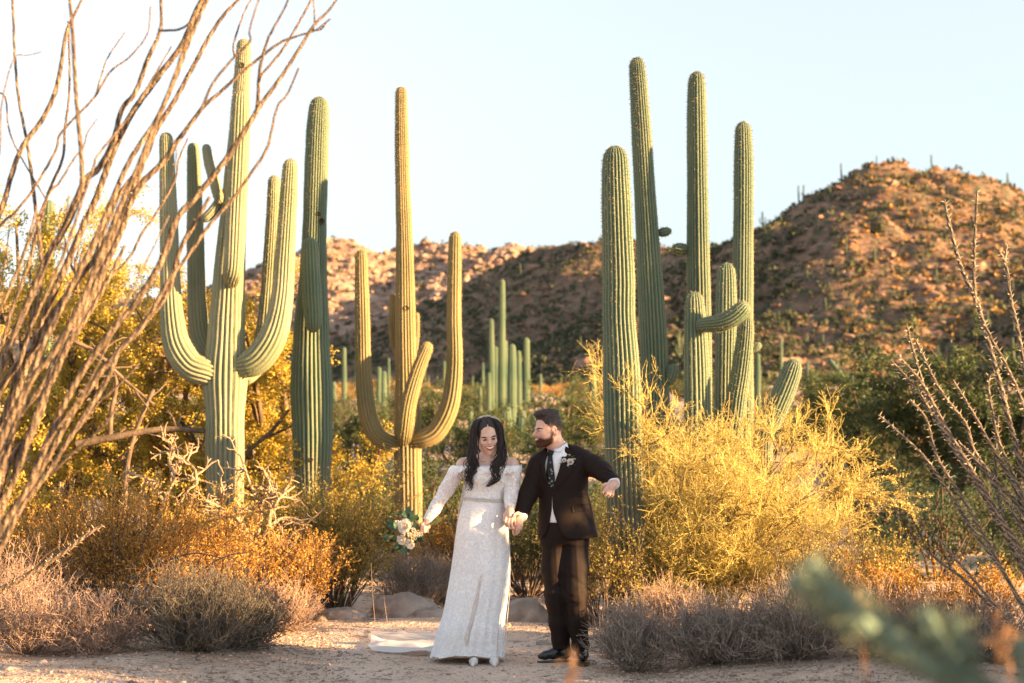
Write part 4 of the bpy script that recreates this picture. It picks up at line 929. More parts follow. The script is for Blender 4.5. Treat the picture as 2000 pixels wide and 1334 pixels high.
right = [
 [(2120, 1389, 6), (2000, 1185, 5.5), (1952, 1106, 5), (1898, 1034, 5), (1850, 956, 5), (1808, 896, 4.5), (1760, 850, 4), (1715, 811, 3)],
 [(2120, 1389, 7), (2000, 1118, 6), (1982, 1082, 5.5), (1940, 1004, 5.5), (1874, 884, 5.5), (1820, 806, 5), (1784, 752, 4), (1739, 703, 3)],
 [(2120, 1389, 7), (2000, 1090, 6), (1952, 1010, 6), (1898, 920, 6), (1844, 830, 5.5), (1802, 752, 4.5), (1754, 694, 3)],
 [(2120, 1389, 7), (1982, 1064, 6), (1922, 968, 6), (1856, 866, 5.5), (1814, 782, 5), (1790, 710, 4.5), (1772, 637, 3)],
 [(2120, 1389, 7), (2000, 1020, 6.5), (1952, 950, 6), (1904, 884, 6), (1886, 830, 5.5), (1850, 782, 5), (1820, 734, 4.5), (1787, 661, 3)],
 [(2100, 1389, 5), (1964, 1124, 4.5), (1928, 1058, 4.5), (1880, 974, 4.5), (1832, 896, 4), (1808, 818, 3.5), (1778, 781, 3)],
 [(2130, 1389, 6), (2000, 1045, 5), (1940, 944, 5), (1904, 896, 4.5), (1871, 862, 3)],
 [(2120, 1389, 8), (2060, 1120, 7), (2000, 926, 7), (1958, 770, 7), (1934, 680, 6.5), (1910, 596, 6), (1880, 530, 5.5), (1859, 458, 5), (1844, 390, 3)],
 [(1905, 595, 4.5), (1903, 540, 4.5), (1903, 470, 4), (1906, 420, 3.5), (1909, 373, 2.5)],
 [(2080, 1300, 6), (2040, 980, 5.5), (1994, 680, 5.5), (1976, 590, 5), (1964, 518, 4.5), (1946, 484, 3)], [(1964, 520, 3.5), (1964, 500, 3), (1968, 472, 2.5)],
 [(2080, 1300, 6), (2040, 930, 5), (2000, 794, 5), (1964, 710, 4.5), (1937, 662, 4), (1912, 610, 4)],
 [(2070, 1300, 5), (2030, 1080, 4.5), (2000, 974, 4.5), (1952, 866, 4.5), (1934, 782, 4), (1931, 740, 4), (1945, 722, 3.5), (1962, 705, 2.5)],
 [(2000, 1120, 4.5), (1955, 1000, 4.5), (1946, 938, 4), (1945, 878, 4), (1949, 812, 2.5)],
 [(1990, 1240, 4), (1910, 1142, 4), (1874, 1100, 4), (1826, 1043, 2.5)], [(1980, 1230, 4), (1886, 1136, 4), (1850, 1108, 3.5), (1808, 1076, 2.5)],
 [(2090, 1389, 7), (2030, 1100, 6.5), (1985, 960, 6), (1930, 860, 5), (1890, 790, 4), (1860, 742, 3)],
]
rt = P(2120, 1389, 8.0)
root = thing('ocotillo', (rt[0], 8.0, float(ground_z(rt[0], 8.0))), 'spiny leafless ocotillo at the right edge leaning left', 'ocotillo')
for k, rws in enumerate(right):
    g = Geo(); wand(g, rws, 8.0 + .3 * math.sin(k * 2.1), 200 + k, thorn=.028, sp=.013, dy=.15 * math.cos(k * 1.9), rs=.72); g.build('stem', [M_OCOD, M_THORN], root)

# ------------------------------------------------------------------ dead cholla, fallen log, blurred foreground cholla, stalks
rg = np.random.default_rng(8); Yc = 13.2
c0 = at(505, 1150, Yc); root = thing('dead_cholla', c0, 'bleached grey dead cholla skeleton among the orange bushes', 'dead cactus')
tr = [[(505, 1150), (500, 1080), (470, 1020), (420, 985), (400, 978)], [(500, 1080), (525, 1030), (560, 1010), (590, 1018)], [(500, 1060), (510, 1000), (490, 950), (470, 890)], [(520, 1040), (540, 980), (575, 950)], [(470, 1020), (440, 1000), (430, 950)], [(505, 1100), (560, 1060), (600, 1080)], [(525, 1030), (530, 960), (515, 920)]]
A = np.stack([spline(np.array([[*P(x, y, Yc + .15 * rg.normal())] for x, y in r]), 10) for r in tr])
B = grow(A, 8, (.3, 1), (.15, .34), .9, .15, 5, rg, .3); Cc = grow(B, 4, (.3, 1), (.06, .16), 1.0, .1, 4, rg, .3)
g = Geo(); tubes(g, A, taper(10, .019, .010), 7); tubes(g, B, taper(5, .009, .006), 6); tubes(g, Cc, taper(4, .006, .0035), 5); g.build('branches', [M_BLEACH], root)
c0 = at(330, 1060, 15.0); root = thing('dead_cholla', c0, 'pale dead cholla left of the many-armed saguaro trunk', 'dead cactus')
tr = [[(300, 1060), (320, 980), (345, 930), (360, 890)], [(320, 980), (290, 940), (260, 925)], [(340, 1060), (370, 990), (385, 930), (365, 900)], [(300, 1060), (260, 1000), (255, 960)], [(345, 930), (330, 900), (335, 870)]]
A = np.stack([spline(np.array([[*P(x, y, 15 + .15 * rg.normal())] for x, y in r]), 10) for r in tr])
B = grow(A, 7, (.2, 1), (.15, .35), .9, .15, 5, rg, .3); Cc = grow(B, 4, (.3, 1), (.06, .16), 1.0, .1, 4, rg, .3)
g = Geo(); tubes(g, A, taper(10, .022, .013), 7); tubes(g, B, taper(5, .012, .008), 6); tubes(g, Cc, taper(4, .008, .005), 5); g.build('branches', [M_BLEACH], root)
root = thing('fallen_branch', P(240, 850, 16.5), 'dark fallen trunk lying propped among the yellow trees', 'dead branch')
A = np.stack([spline(np.array([P(x, y, 16.5) for x, y in r]), 10) for r in [[(150, 868), (230, 852), (320, 838), (400, 842)], [(140, 665), (190, 690), (235, 735), (300, 790)], [(240, 1010), (250, 900), (270, 830), (300, 760)], [(215, 860), (218, 800), (228, 750), (215, 700)]]])
B = grow(A, 5, (.2, 1), (.2, .5), .9, .1, 5, rg, .25)
g = Geo(); tubes(g, A, np.array([[.05], [.028], [.035], [.03]]) * np.linspace(1, .6, 10)[None], 7); tubes(g, B, taper(5, .014, .006), 5); g.build('limb', [M_BARK], root)
# bare dark twig reaching out of the left bush
root = thing('bare_branch', at(240, 1240, 11.0), 'bare dark branch reaching right above the dark domed shrub', 'dead branch')
A = np.stack([spline(np.array([P(x, y, 11.0) for x, y in r]), 12) for r in [[(240, 1250), (236, 1150), (270, 1125), (320, 1098), (380, 1080), (440, 1092)], [(300, 1250), (330, 1160), (400, 1110), (436, 1088), (470, 1080)]]])
B = grow(A, 6, (.4, 1), (.1, .25), .7, .2, 5, rg, .2)
g = Geo(); tubes(g, A, taper(12, .012, .004), 5); tubes(g, B, taper(5, .004, .0015), 3); g.build('limb', [M_STEM], root)

M_CSPINE = mat('cholla_spine', (0.17, 0.21, 0.15), (0.12, 0.16, 0.12), island=True, rough=.7)
M_CHOL = mat('cholla_joint', (0.13, 0.205, 0.165), (0.165, 0.235, 0.185), 30, .8)
Yf = 1.75; rt = P(2050, 1500, Yf)
root = thing('cholla', (rt[0], Yf, 0.0), 'out-of-focus green cholla branch close up at the lower right', 'cholla cactus')
for rows in [[(2050, 1480, 34), (1900, 1350, 34), (1760, 1262, 32), (1640, 1185, 30), (1540, 1128, 24)], [(1700, 1235, 24), (1640, 1170, 24), (1575, 1092, 19)], [(1960, 1420, 26), (1880, 1320, 27), (1830, 1250, 26), (1800, 1185, 20)], [(2080, 1450, 26), (2030, 1340, 26), (2000, 1250, 22)], [(1850, 1330, 24), (1870, 1260, 26), (1850, 1210, 22)]]:
    g = Geo(); t = px_rows([(a, b, c * .85) for a, b, c in rows], Yf + .1 * rg.random()); column(g, t, 8, len(rows), depth=.25, step=.006, per=6, spines=True, sp=.011)
    g.build('joint', [M_CHOL, M_CSPINE], root)
M_STALK = mat('orange_grass', (0.34, 0.18, 0.085), (0.46, 0.29, 0.15), island=True, rough=.7, transl=.4)
for k, (x, y0, y1, Y, lb) in enumerate([(1112, 1275, 1420, 2.6, 'blurred orange grass head in front of the groom\'s shoes'), 
                                        (1680, 1170, 1400, 2.6, 'blurred pale orange grass plume over the foreground cholla'), (1940, 1200, 1420, 2.6, 'blurred orange grass plume right of the foreground cholla'), (1965, 1240, 1420, 2.2, 'blurred red-orange grass stalk in the lower right corner')]):
    b = P(x + 25, 1500, Y); root = thing('grass_stalk', (b[0], Y, b[2]), lb, 'grass', 'blurred grass in the foreground')
    A = np.stack([spline(np.stack([P(x + 20 + dx, 1500, Y), P(x + dx * .4 + 4, (y1 + y0) / 2, Y), P(x + dx * .2 + sgn * 6, y0, Y)]), 8) for dx, sgn in ((0, 1), (18, -1))])
    g = Geo(); tubes(g, A, taper(8, .0016, .0008), 4)
    tipp = A[:1, -3:]; tipp = A[:1, 5:]; p, d = along(tipp, 18, rg, 0)
    leaves(g, p + rg.normal(size=p.shape) * .006, d + rg.normal(size=d.shape) * .5, rg.uniform(.012, .03, len(p)), 0, .35, rg)
    g.build('blade', [M_STALK], root)
# dry grass stems beside the long rock
for k, (x, y0, y1, Y) in enumerate([(733, 1100, 1198, 12.6), (757, 1150, 1200, 12.6), (690, 1120, 1190, 13), (604, 1120, 1200, 12.6)]):
    root = thing('grass_stalk', at(x, y1, Y), ['tall bent dry stalk left of the long rock', 'short dry stalk in front of the long rock', 'dry stalk under the golden bush', 'dry stalk at the edge of the orange bush'][k], 'grass')
    A = np.stack([spline(np.stack([np.array(at(x + dx, y1, Y)), P(x + dx * .5 - 6, (y0 + y1) / 2, Y), P(x + dx - 8, y0 + abs(dx), Y)]), 8) for dx in (0,)])
    g = Geo(); tubes(g, A, taper(8, .0022, .001), 4); g.build('blade', [M_PINK], root)

# ------------------------------------------------------------------ rocks and pebbles
def boulder(px, base, Y, wpx, hpx, label, seed, dep=.8, mt=None):
    g = Geo(); bv, bf = ico2()
    for _ in range(2):                                            # two more subdivisions
        e = {}; v = list(map(tuple, bv)); nf = []
        def mid(a, b):
            k = (min(a, b), max(a, b))
            if k not in e: m_ = (np.array(v[a]) + np.array(v[b])); e[k] = len(v); v.append(tuple(m_ / np.linalg.norm(m_)))
            return e[k]
        for a, b, c in bf.tolist():
            x, y, z = mid(a, b), mid(b, c), mid(c, a); nf += [(a, x, z), (b, y, x), (c, z, y), (x, y, z)]
        bv, bf = np.array(v), np.array(nf)
    s = Y / F; r = 1 + .24 * fbm(bv * 1.1 + seed * 5, 2) + .09 * fbm(bv * 4 + seed, 4) - .08 * np.exp(-(vnoise(bv * 1.7 + seed * 2) / .07) ** 2)
    V = bv * r[:, None] * np.array([wpx * s / 2, wpx * s / 2 * dep, hpx * s * 1.0]); V[:, 2] *= np.where(V[:, 2] < 0, .3, 1)
    o = at(px, base, Y); ob = g.add(V + np.array(o), bf).build('boulder', [mt or M_ROCK], None, o)
    tag(ob, label, 'rock')
boulder(788, 1195, 13.4, 150, 42, 'long low grey boulder beside the train of the dress', 3)
boulder(850, 1200, 13.2, 90, 20, 'flat end of rock half hidden behind the bride\'s skirt', 9)
boulder(1024, 1210, 12.9, 100, 38, 'rounded grey boulder between the couple at the back of the path', 5)
boulder(668, 1197, 13.3, 95, 24, 'sunlit low rock at the foot of the golden bush', 7)
boulder(628, 1198, 13.0, 22, 12, 'small pale stone left of the sunlit low rock', 11)
boulder(988, 1217, 12.4, 24, 12, 'small orange-lit stone beside the bride\'s skirt', 12)
boulder(1060, 1252, 11.2, 30, 9, 'small stone just behind the groom\'s shoes', 13)
boulder(1142, 1296, 10.0, 20, 5, 'flat stone right of the groom\'s shoes', 14)
boulder(20, 1328, 9.2, 50, 9, 'grey stone in the bottom left corner', 15)
M_PEB = mat('pebble', (0.22, 0.155, 0.115), (0.56, 0.44, 0.36), island=True, rough=.9)
g = Geo(); rg = np.random.default_rng(4); n = 26000
Yp = 8.6 + 8.4 * rg.random(n) ** 1.6; Xp = path_center(Yp) + rg.normal(0, 1.7, n)
sz = .003 + rg.gamma(1.2, .0032, n); scatter_rocks(g, np.stack([Xp, Yp, ground_z(Xp, Yp) + .006], -1), sz, rg, .6)
tag(g.build('gravel', M_PEB), kind='stuff')

# fallen twigs and leaf litter on the ground
g = Geo(); rg = np.random.default_rng(41); n = 2600; Yp = 8.7 + 7.5 * rg.random(n) ** 1.4; Xp = path_center(Yp) + rg.normal(0, 1.9, n)
keep = np.abs(Xp - path_center(Yp)) > .35 * rg.random(n) + .25 * (rg.random(n) < .8); Yp, Xp = Yp[keep], Xp[keep]; n = len(Yp)
a = rg.uniform(0, 6.28, n); L = rg.gamma(2, .03, n) + .015; t = np.linspace(0, 1, 4)[None]
bend = rg.normal(0, .25, n)[:, None] * (t * (1 - t)) * L[:, None]
X = Xp[:, None] + np.cos(a)[:, None] * L[:, None] * t - np.sin(a)[:, None] * bend; Y = Yp[:, None] + np.sin(a)[:, None] * L[:, None] * t + np.cos(a)[:, None] * bend
tubes(g, np.stack([X, Y, ground_z(X, Y) + .012], -1), rg.uniform(.001, .003, n)[:, None] * np.ones((1, 4)), 3)
tag(g.build('twig_litter', M_GREY), kind='stuff')
# ------------------------------------------------------------------ people: signed-distance modelling
def rcone(p, a, b, ra, rb):
    a, b = np.asarray(a, float), np.asarray(b, float); ab = b - a
    t = np.clip(((p - a) @ ab) / max(ab @ ab, 1e-9), 0, 1)
    return np.linalg.norm(p - a - t[:, None] * ab, axis=1) - (ra + (rb - ra) * t)
def chain(p, pts, k=.01):
    d = None
    for q0, q1 in zip(pts[:-1], pts[1:]):
        e = rcone(p, q0[:3], q1[:3], q0[3], q1[3]); d = e if d is None else smin(d, e, k)
    return d
def ell(p, c, r):
    q = (p - np.asarray(c, float)) / np.asarray(r, float); k0 = np.linalg.norm(q, axis=1)
    k1 = np.linalg.norm(q / np.asarray(r, float), axis=1); return k0 * (k0 - 1) / np.maximum(k1, 1e-6)
def smax(a, b, k): return -smin(-a, -b, k)
def loft_sdf(p, rows, yaw=0.0):
    """stack of ellipses rows (z, cx, cy, a, b), z falling or rising"""
    R = np.array(sorted(rows)); z = np.clip(p[:, 2], R[0, 0], R[-1, 0])
    cx, cy, a, b = [np.interp(z, R[:, 0], R[:, i]) for i in (1, 2, 3, 4)]
    c, s = math.cos(yaw), math.sin(yaw)
    x, y = p[:, 0] - cx, p[:, 1] - cy; x, y = x * c + y * s, -x * s + y * c
    k0 = np.sqrt((x / a) ** 2 + (y / b) ** 2); k1 = np.sqrt((x / a ** 2) ** 2 + (y / b ** 2) ** 2)
    d = np.where(k0 < .2, -np.minimum(a, b), k0 * (k0 - 1) / np.maximum(k1, 1e-6))
    return smax(smax(d, p[:, 2] - R[-1, 0], .012), R[0, 0] - p[:, 2], .012)
def nets(fn, lo, hi, h):
    """surface nets of fn < 0 in a box"""
    lo, hi = np.asarray(lo, float), np.asarray(hi, float); n = np.ceil((hi - lo) / h).astype(int) + 1
    ax = [lo[i] + np.arange(n[i]) * h for i in range(3)]
    G = np.stack(np.meshgrid(*ax, indexing='ij'), -1).reshape(-1, 3)
    f = np.concatenate([fn(G[i:i + 200000]) for i in range(0, len(G), 200000)]).reshape(n)
    s = f < 0
    m = n - 1; cnt = np.zeros(m); pos = np.zeros((*m, 3))
    cor = [(a, b, c) for a in (0, 1) for b in (0, 1) for c in (0, 1)]
    idx = np.stack(np.meshgrid(*[np.arange(q) for q in m], indexing='ij'), -1).astype(float)
    sl = lambda o: tuple(slice(o[i], o[i] + m[i]) for i in range(3))
    for a in cor:
        for i in range(3):
            if a[i]: continue
            b = tuple(a[j] + (j == i) for j in range(3))
            fa, fb = f[sl(a)], f[sl(b)]; cr = (fa < 0) != (fb < 0)
            t = np.where(cr, fa / np.where(fa == fb, 1, fa - fb), 0)
            for j in range(3): pos[..., j] += np.where(cr, a[j] + (t if j == i else 0), 0)
            cnt += cr
    act = cnt > 0; vid = -np.ones(m, int); vid[act] = np.arange(act.sum())
    V = lo + (idx[act] + pos[act] / cnt[act][:, None]) * h
    Q = []
    for i in range(3):
        j, k = (i + 1) % 3, (i + 2) % 3
        A = np.moveaxis(s, (i, j, k), (0, 1, 2)); W = np.moveaxis(vid, (i, j, k), (0, 1, 2))
        c = A[:-1, 1:-1, 1:-1] != A[1:, 1:-1, 1:-1]; I, J, K = np.nonzero(c); J = J + 1; K = K + 1
        q = np.stack([W[I, J - 1, K - 1], W[I, J, K - 1], W[I, J, K], W[I, J - 1, K]], -1)
        fl = ~A[I, J, K]; q[fl] = q[fl][:, ::-1]; Q.append(q)
    Q = np.concatenate(Q); Q = Q[(Q >= 0).all(1)]
    return V, Q
def grad(fn, p, e=.002):
    return norm(np.stack([fn(p + e * np.eye(3)[i]) - fn(p - e * np.eye(3)[i]) for i in range(3)], 1))
def march(fn, o, d, n=90, lim=3.0):
    t = np.zeros(len(o))
    for _ in range(n):
        t = np.minimum(t + np.clip(fn(o + d * t[:, None]), -.02, .05) * .8, lim)
    return o + d * t[:, None]
YP = 10.2; SP = YP / F
def B(px, py, d=0.0): return P(px, py, YP + d)
def Br(px, py, r, d=0.0): return np.array([*P(px, py, YP + d), r])
def conform(geo, fn, left, right, off=.003, nr=14, nc=8, m=0, thick=.006, y0=-.7, bulge=0.0):
    """thin piece lying on the surface fn, bounded by two pixel polylines seen from the front"""
    l, r = spline(np.array(left, float), nr), spline(np.array(right, float), nr)
    u = np.linspace(0, 1, nc)[None, :, None]; g = (l[:, None] * (1 - u) + r[:, None] * u).reshape(-1, 2)
    o = P(g[:, 0], g[:, 1], YP + y0); d = norm(P(g[:, 0], g[:, 1], YP + 1) - o)
    s = march(fn, o, d); nn = grad(fn, s, .006)
    bl = (bulge * np.sin(np.linspace(0, 1, nc) * math.pi)[None].repeat(nr, 0).reshape(-1))[:, None]
    top, bot = s + nn * (off + bl), s - nn * (thick - off)
    i = np.arange(nr - 1)[:, None] * nc; j = np.arange(nc - 1)[None]
    Q = np.stack([i + j, i + nc + j, i + nc + j + 1, i + j + 1], -1).reshape(-1, 4)
    rim = np.concatenate([np.arange(nc), np.arange(1, nr) * nc + nc - 1, (nr - 1) * nc + np.arange(nc - 2, -1, -1), np.arange(nr - 2, 0, -1) * nc])
    r2 = np.roll(rim, -1); N = nr * nc
    geo.add(np.concatenate([top, bot]), np.concatenate([Q, np.stack([rim, rim + N, r2 + N, r2], -1)]), m)
    return top

# materials
def skin_mat(name, c1, c2):
    M = mat(name, c1, c2, 25, .5, bump=.05, bscale=300, spec=.35)
    b = M.node_tree.nodes['Principled BSDF']; b.inputs['Subsurface Weight'].default_value = .12; b.inputs['Subsurface Radius'].default_value = (.012, .005, .003); b.inputs['Subsurface Scale'].default_value = .6
    return M
M_SKINB = skin_mat('bride_skin', (0.60, 0.39, 0.31), (0.66, 0.45, 0.36))
M_SKING = skin_mat('groom_skin', (0.56, 0.335, 0.26), (0.63, 0.40, 0.315))
def lace_extra(nt, b, tc, col):
    N, L = nt.nodes, nt.links
    # lace relief: flowers and net
    mp = N.new('ShaderNodeMapping'); L.new(tc.outputs['Object'], mp.inputs[0])
    n1 = N.new('ShaderNodeTexNoise'); n1.inputs['Scale'].default_value = 34; n1.inputs['Detail'].default_value = 5; n1.inputs['Distortion'].default_value = 2.2; n1.inputs['Roughness'].default_value = .6
    L.new(tc.outputs['Object'], n1.inputs['Vector'])
    r = N.new('ShaderNodeMapRange'); r.inputs[1].default_value = .44; r.inputs[2].default_value = .56; L.new(n1.outputs[0], r.inputs[0])
    v2 = N.new('ShaderNodeTexVoronoi'); v2.inputs['Scale'].default_value = 120; L.new(tc.outputs['Object'], v2.inputs['Vector'])
    ad = N.new('ShaderNodeMath'); ad.operation = 'MULTIPLY_ADD'; ad.inputs[1].default_value = -.35; L.new(v2.outputs['Distance'], ad.inputs[0]); L.new(r.outputs[0], ad.inputs[2])
    bp = N.new('ShaderNodeBump'); bp.inputs['Strength'].default_value = .4; bp.inputs['Distance'].default_value = .004
    L.new(ad.outputs[0], bp.inputs['Height']); L.new(bp.outputs[0], b.inputs['Normal'])
    rr = N.new('ShaderNodeMapRange'); rr.inputs[1].default_value = -.2; rr.inputs[2].default_value = .9; L.new(ad.outputs[0], rr.inputs[0])
    m = N.new('ShaderNodeMix'); m.data_type = 'RGBA'; m.inputs[6].default_value = b['c_gap']; m.inputs[7].default_value = b['c_thr']
    L.new(rr.outputs[0], m.inputs[0]); L.new(m.outputs[2], b.inputs['Base Color'])
def lace(name, gap, thr):
    def ex(nt, b, tc, col):
        b['c_gap'] = (*gap, 1); b['c_thr'] = (*thr, 1); lace_extra(nt, b, tc, col)
    return mat(name, thr, None, rough=.75, extra=ex, spec=.15)
M_LACE = lace('white_lace', (0.72, 0.72, 0.74), (0.88, 0.88, 0.89))
M_LACES = lace('sheer_lace_over_skin', (0.66, 0.56, 0.53), (0.86, 0.85, 0.85))
M_SATIN = mat('pearl_satin', (0.66, 0.63, 0.60), None, rough=.3, spec=.5)
M_NUDE = mat('sheer_nude_lining', (0.56, 0.48, 0.44), (0.68, 0.61, 0.57), 30, .7)
def tulle(name, op):
    M = bpy.data.materials.new(name); M.use_nodes = True; N, L = M.node_tree.nodes, M.node_tree.links
    b = N['Principled BSDF']; b.inputs['Base Color'].default_value = (.90, .90, .91, 1); b.inputs['Roughness'].default_value = .8
    tr = N.new('ShaderNodeBsdfTranslucent'); tr.inputs[0].default_value = (.85, .84, .84, 1)
    m0 = N.new('ShaderNodeMixShader'); m0.inputs[0].default_value = .45; L.new(b.outputs[0], m0.inputs[1]); L.new(tr.outputs[0], m0.inputs[2])
    tp = N.new('ShaderNodeBsdfTransparent'); m1 = N.new('ShaderNodeMixShader'); m1.inputs[0].default_value = op
    L.new(tp.outputs[0], m1.inputs[1]); L.new(m0.outputs[0], m1.inputs[2]); L.new(m1.outputs[0], N['Material Output'].inputs[0]); return M
M_VEIL = tulle('veil_tulle', .42); M_TRAIN = tulle('train_tulle', .86)
_n = M_TRAIN.node_tree; _a = _n.nodes.new('ShaderNodeAttribute'); _a.attribute_name = 'a'
_mx = [q for q in _n.nodes if q.type == 'MIX_SHADER'][-1]; _n.links.new(_a.outputs['Fac'], _mx.inputs[0])
def hair_mat(name, c1, c2):
    return mat(name, c1, c2, 60, .35, bump=.6, bscale=140, spec=.5)
M_HAIRB = hair_mat('dark_brown_hair', (0.010, 0.006, 0.005), (0.026, 0.014, 0.010))
def fade_extra(skin_c):
    def ex(nt, b, tc, col):
        N, L = nt.nodes, nt.links
        at_ = N.new('ShaderNodeAttribute'); at_.attribute_name = 'a'
        nz = N.new('ShaderNodeTexNoise'); nz.inputs['Scale'].default_value = 420; L.new(tc.outputs['Object'], nz.inputs['Vector'])
        ad = N.new('ShaderNodeMath'); ad.operation = 'ADD'; L.new(at_.outputs['Fac'], ad.inputs[0]); L.new(nz.outputs[0], ad.inputs[1])
        r = N.new('ShaderNodeMapRange'); r.inputs[1].default_value = .45; r.inputs[2].default_value = 1.25; L.new(ad.outputs[0], r.inputs[0])
        m = N.new('ShaderNodeMix'); m.data_type = 'RGBA'; m.inputs[6].default_value = (*skin_c, 1); L.new(r.outputs[0], m.inputs[0]); L.new(col, m.inputs[7]); L.new(m.outputs[2], b.inputs['Base Color'])
    return ex
M_BEARD = mat('reddish_brown_beard', (0.04, 0.018, 0.011), (0.14, 0.065, 0.036), 120, .7, bump=.8, bscale=260, extra=fade_extra((.50, .29, .22)))
M_HAIRG = mat('short_brown_hair', (0.014, 0.008, 0.006), (0.045, 0.02, 0.012), 60, .4, bump=.6, bscale=140, spec=.5, extra=fade_extra((.42, .24, .18)))
M_SUIT = mat('dark_suit_wool', (0.0095, 0.0053, 0.0044), (0.014, 0.0072, 0.0055), 160, .75, bump=.15, bscale=500, spec=.22)
_sb = M_SUIT.node_tree.nodes['Principled BSDF']; _sb.inputs['Sheen Weight'].default_value = .10; _sb.inputs['Sheen Roughness'].default_value = .4; _sb.inputs['Sheen Tint'].default_value = (.8, .36, .15, 1)
M_SHIRT = mat('white_shirt', (0.74, 0.76, 0.80), None, rough=.7, bump=.1, bscale=60)
M_TIE = mat('dark_tie', (0.012, 0.016, 0.022), None, rough=.5)
M_LEATHER = mat('black_leather', (0.010, 0.010, 0.012), None, rough=.22, spec=.6)
M_LIP = mat('rose_lip', (0.40, 0.09, 0.08), None, rough=.4); M_TEETH = mat('teeth', (0.80, 0.77, 0.70), None, rough=.25)
M_LASH = mat('dark_lash', (0.012, 0.009, 0.008), None, rough=.6); M_MOUTH = mat('mouth_inside', (0.10, 0.02, 0.02), None, rough=.5)
M_EYE = mat('eye_dark', (0.02, 0.015, 0.012), None, rough=.15, spec=.6)
M_BEAD = mat('pearl_bead', (0.72, 0.69, 0.64), (0.5, 0.48, 0.45), 80, .2, spec=.6)

class HeadFrame:
    def __init__(s, o, yaw, roll=0.0, pitch=0.0, k=1.0):
        cy, sy = math.cos(yaw), math.sin(yaw); Rz = np.array([[cy, -sy, 0], [sy, cy, 0], [0, 0, 1]])
        cr, sr = math.cos(roll), math.sin(roll); Ry = np.array([[cr, 0, sr], [0, 1, 0], [-sr, 0, cr]])
        cp, sp_ = math.cos(pitch), math.sin(pitch); Rx = np.array([[1, 0, 0], [0, cp, -sp_], [0, sp_, cp]])
        s.R = Ry @ Rz @ Rx; s.o = np.asarray(o, float); s.k = k
    def w(s, q): return s.o + (np.atleast_2d(np.asarray(q, float)) * s.k) @ s.R.T
    def l(s, p): return (p - s.o) @ s.R / s.k
def face_sdf(q, male=False, smile=True):
    d = ell(q, (0, .012, .035), (.074, .096, .100))
    d = smin(d, ell(q, (0, -.030, -.030), (.060 if not male else .063, .062, .086)), .03)
    for s in (-1, 1):
        jw = .046 if male else .040
        d = smin(d, np.linalg.norm(q - np.array([s * jw, -.012, -.068 if male else -.062]), axis=1) - .028, .03)
        d = smin(d, np.linalg.norm(q - np.array([s * .036, -.064, -.020]), axis=1) - (.026 if smile else .022), .016)
    d = smin(d, np.linalg.norm(q - np.array([0, -.066, -.097]), axis=1) - (.025 if male else .021), .025)
    d = smin(d, ell(q, (0, -.080, .024), (.048, .018, .010)), .012)
    for s in (-1, 1):
        d = smax(d, -(np.linalg.norm(q - np.array([s * .032, -.107, .006]), axis=1) - .0165), .012)
        d = smin(d, np.linalg.norm(q - np.array([s * .031, -.0795, .001]), axis=1) - .0135, .004)
    d = smin(d, rcone(q, (0, -.086, .014), (0, -.111 if not male else -.116, -.020), .008, .0115), .009)
    for s in (-1, 1): d = smin(d, np.linalg.norm(q - np.array([s * .0115, -.098, -.025]), axis=1) - .0078, .005)
    d = smin(d, ell(q, (0, -.088, -.058), (.028, .012, .018)), .010)
    for s in (-1, 1):
        e = ell(q, (s * .076, .014, -.004), (.012, .022, .033)); e = smax(e, -ell(q, (s * .088, .010, .0), (.010, .013, .021)), .004)
        d = smin(d, e, .006)
    return d
def on_face(fr, sdf, pts, off=.001):
    """points (x, z) of the face plane dropped on the face surface -> world"""
    pts = np.asarray(pts, float); o = np.stack([pts[:, 0], np.full(len(pts), -.2), pts[:, 1]], 1)
    q = march(sdf, o, np.tile([[0, 1.0, 0]], (len(o), 1)), 60, .3); q[:, 1] -= off; return fr.w(q)
def face_patch(geo, fr, sdf, top, bot, off, m=0, nc=12, nr=5):
    t, b = spline(np.array(top, float), nc), spline(np.array(bot, float), nc)
    u = np.linspace(0, 1, nr)[:, None, None]; g = (t[None] * (1 - u) + b[None] * u).reshape(-1, 2)
    V = on_face(fr, sdf, g, off); i = np.arange(nr - 1)[:, None] * nc; j = np.arange(nc - 1)[None]
    geo.add(V, np.stack([i + j, i + nc + j, i + nc + j + 1, i + j + 1], -1).reshape(-1, 4), m)
def face_line(geo, fr, sdf, pts, r, off=.001, m=0, n=12):
    c = spline(np.array(pts, float), n); V = on_face(fr, sdf, c, off)
    tubes(geo, V[None], np.sin(np.linspace(.25, math.pi - .25, n))[None] * r, 6, m)
def hand_sdf(p, palm, fingers, k=.006):
    d = chain(p, palm, .015)
    for fch in fingers: d = smin(d, chain(p, fch, .004), k)
    return d
def box(pts, pad):
    pts = np.asarray(pts)[:, :3]; return pts.min(0) - pad, pts.max(0) + pad

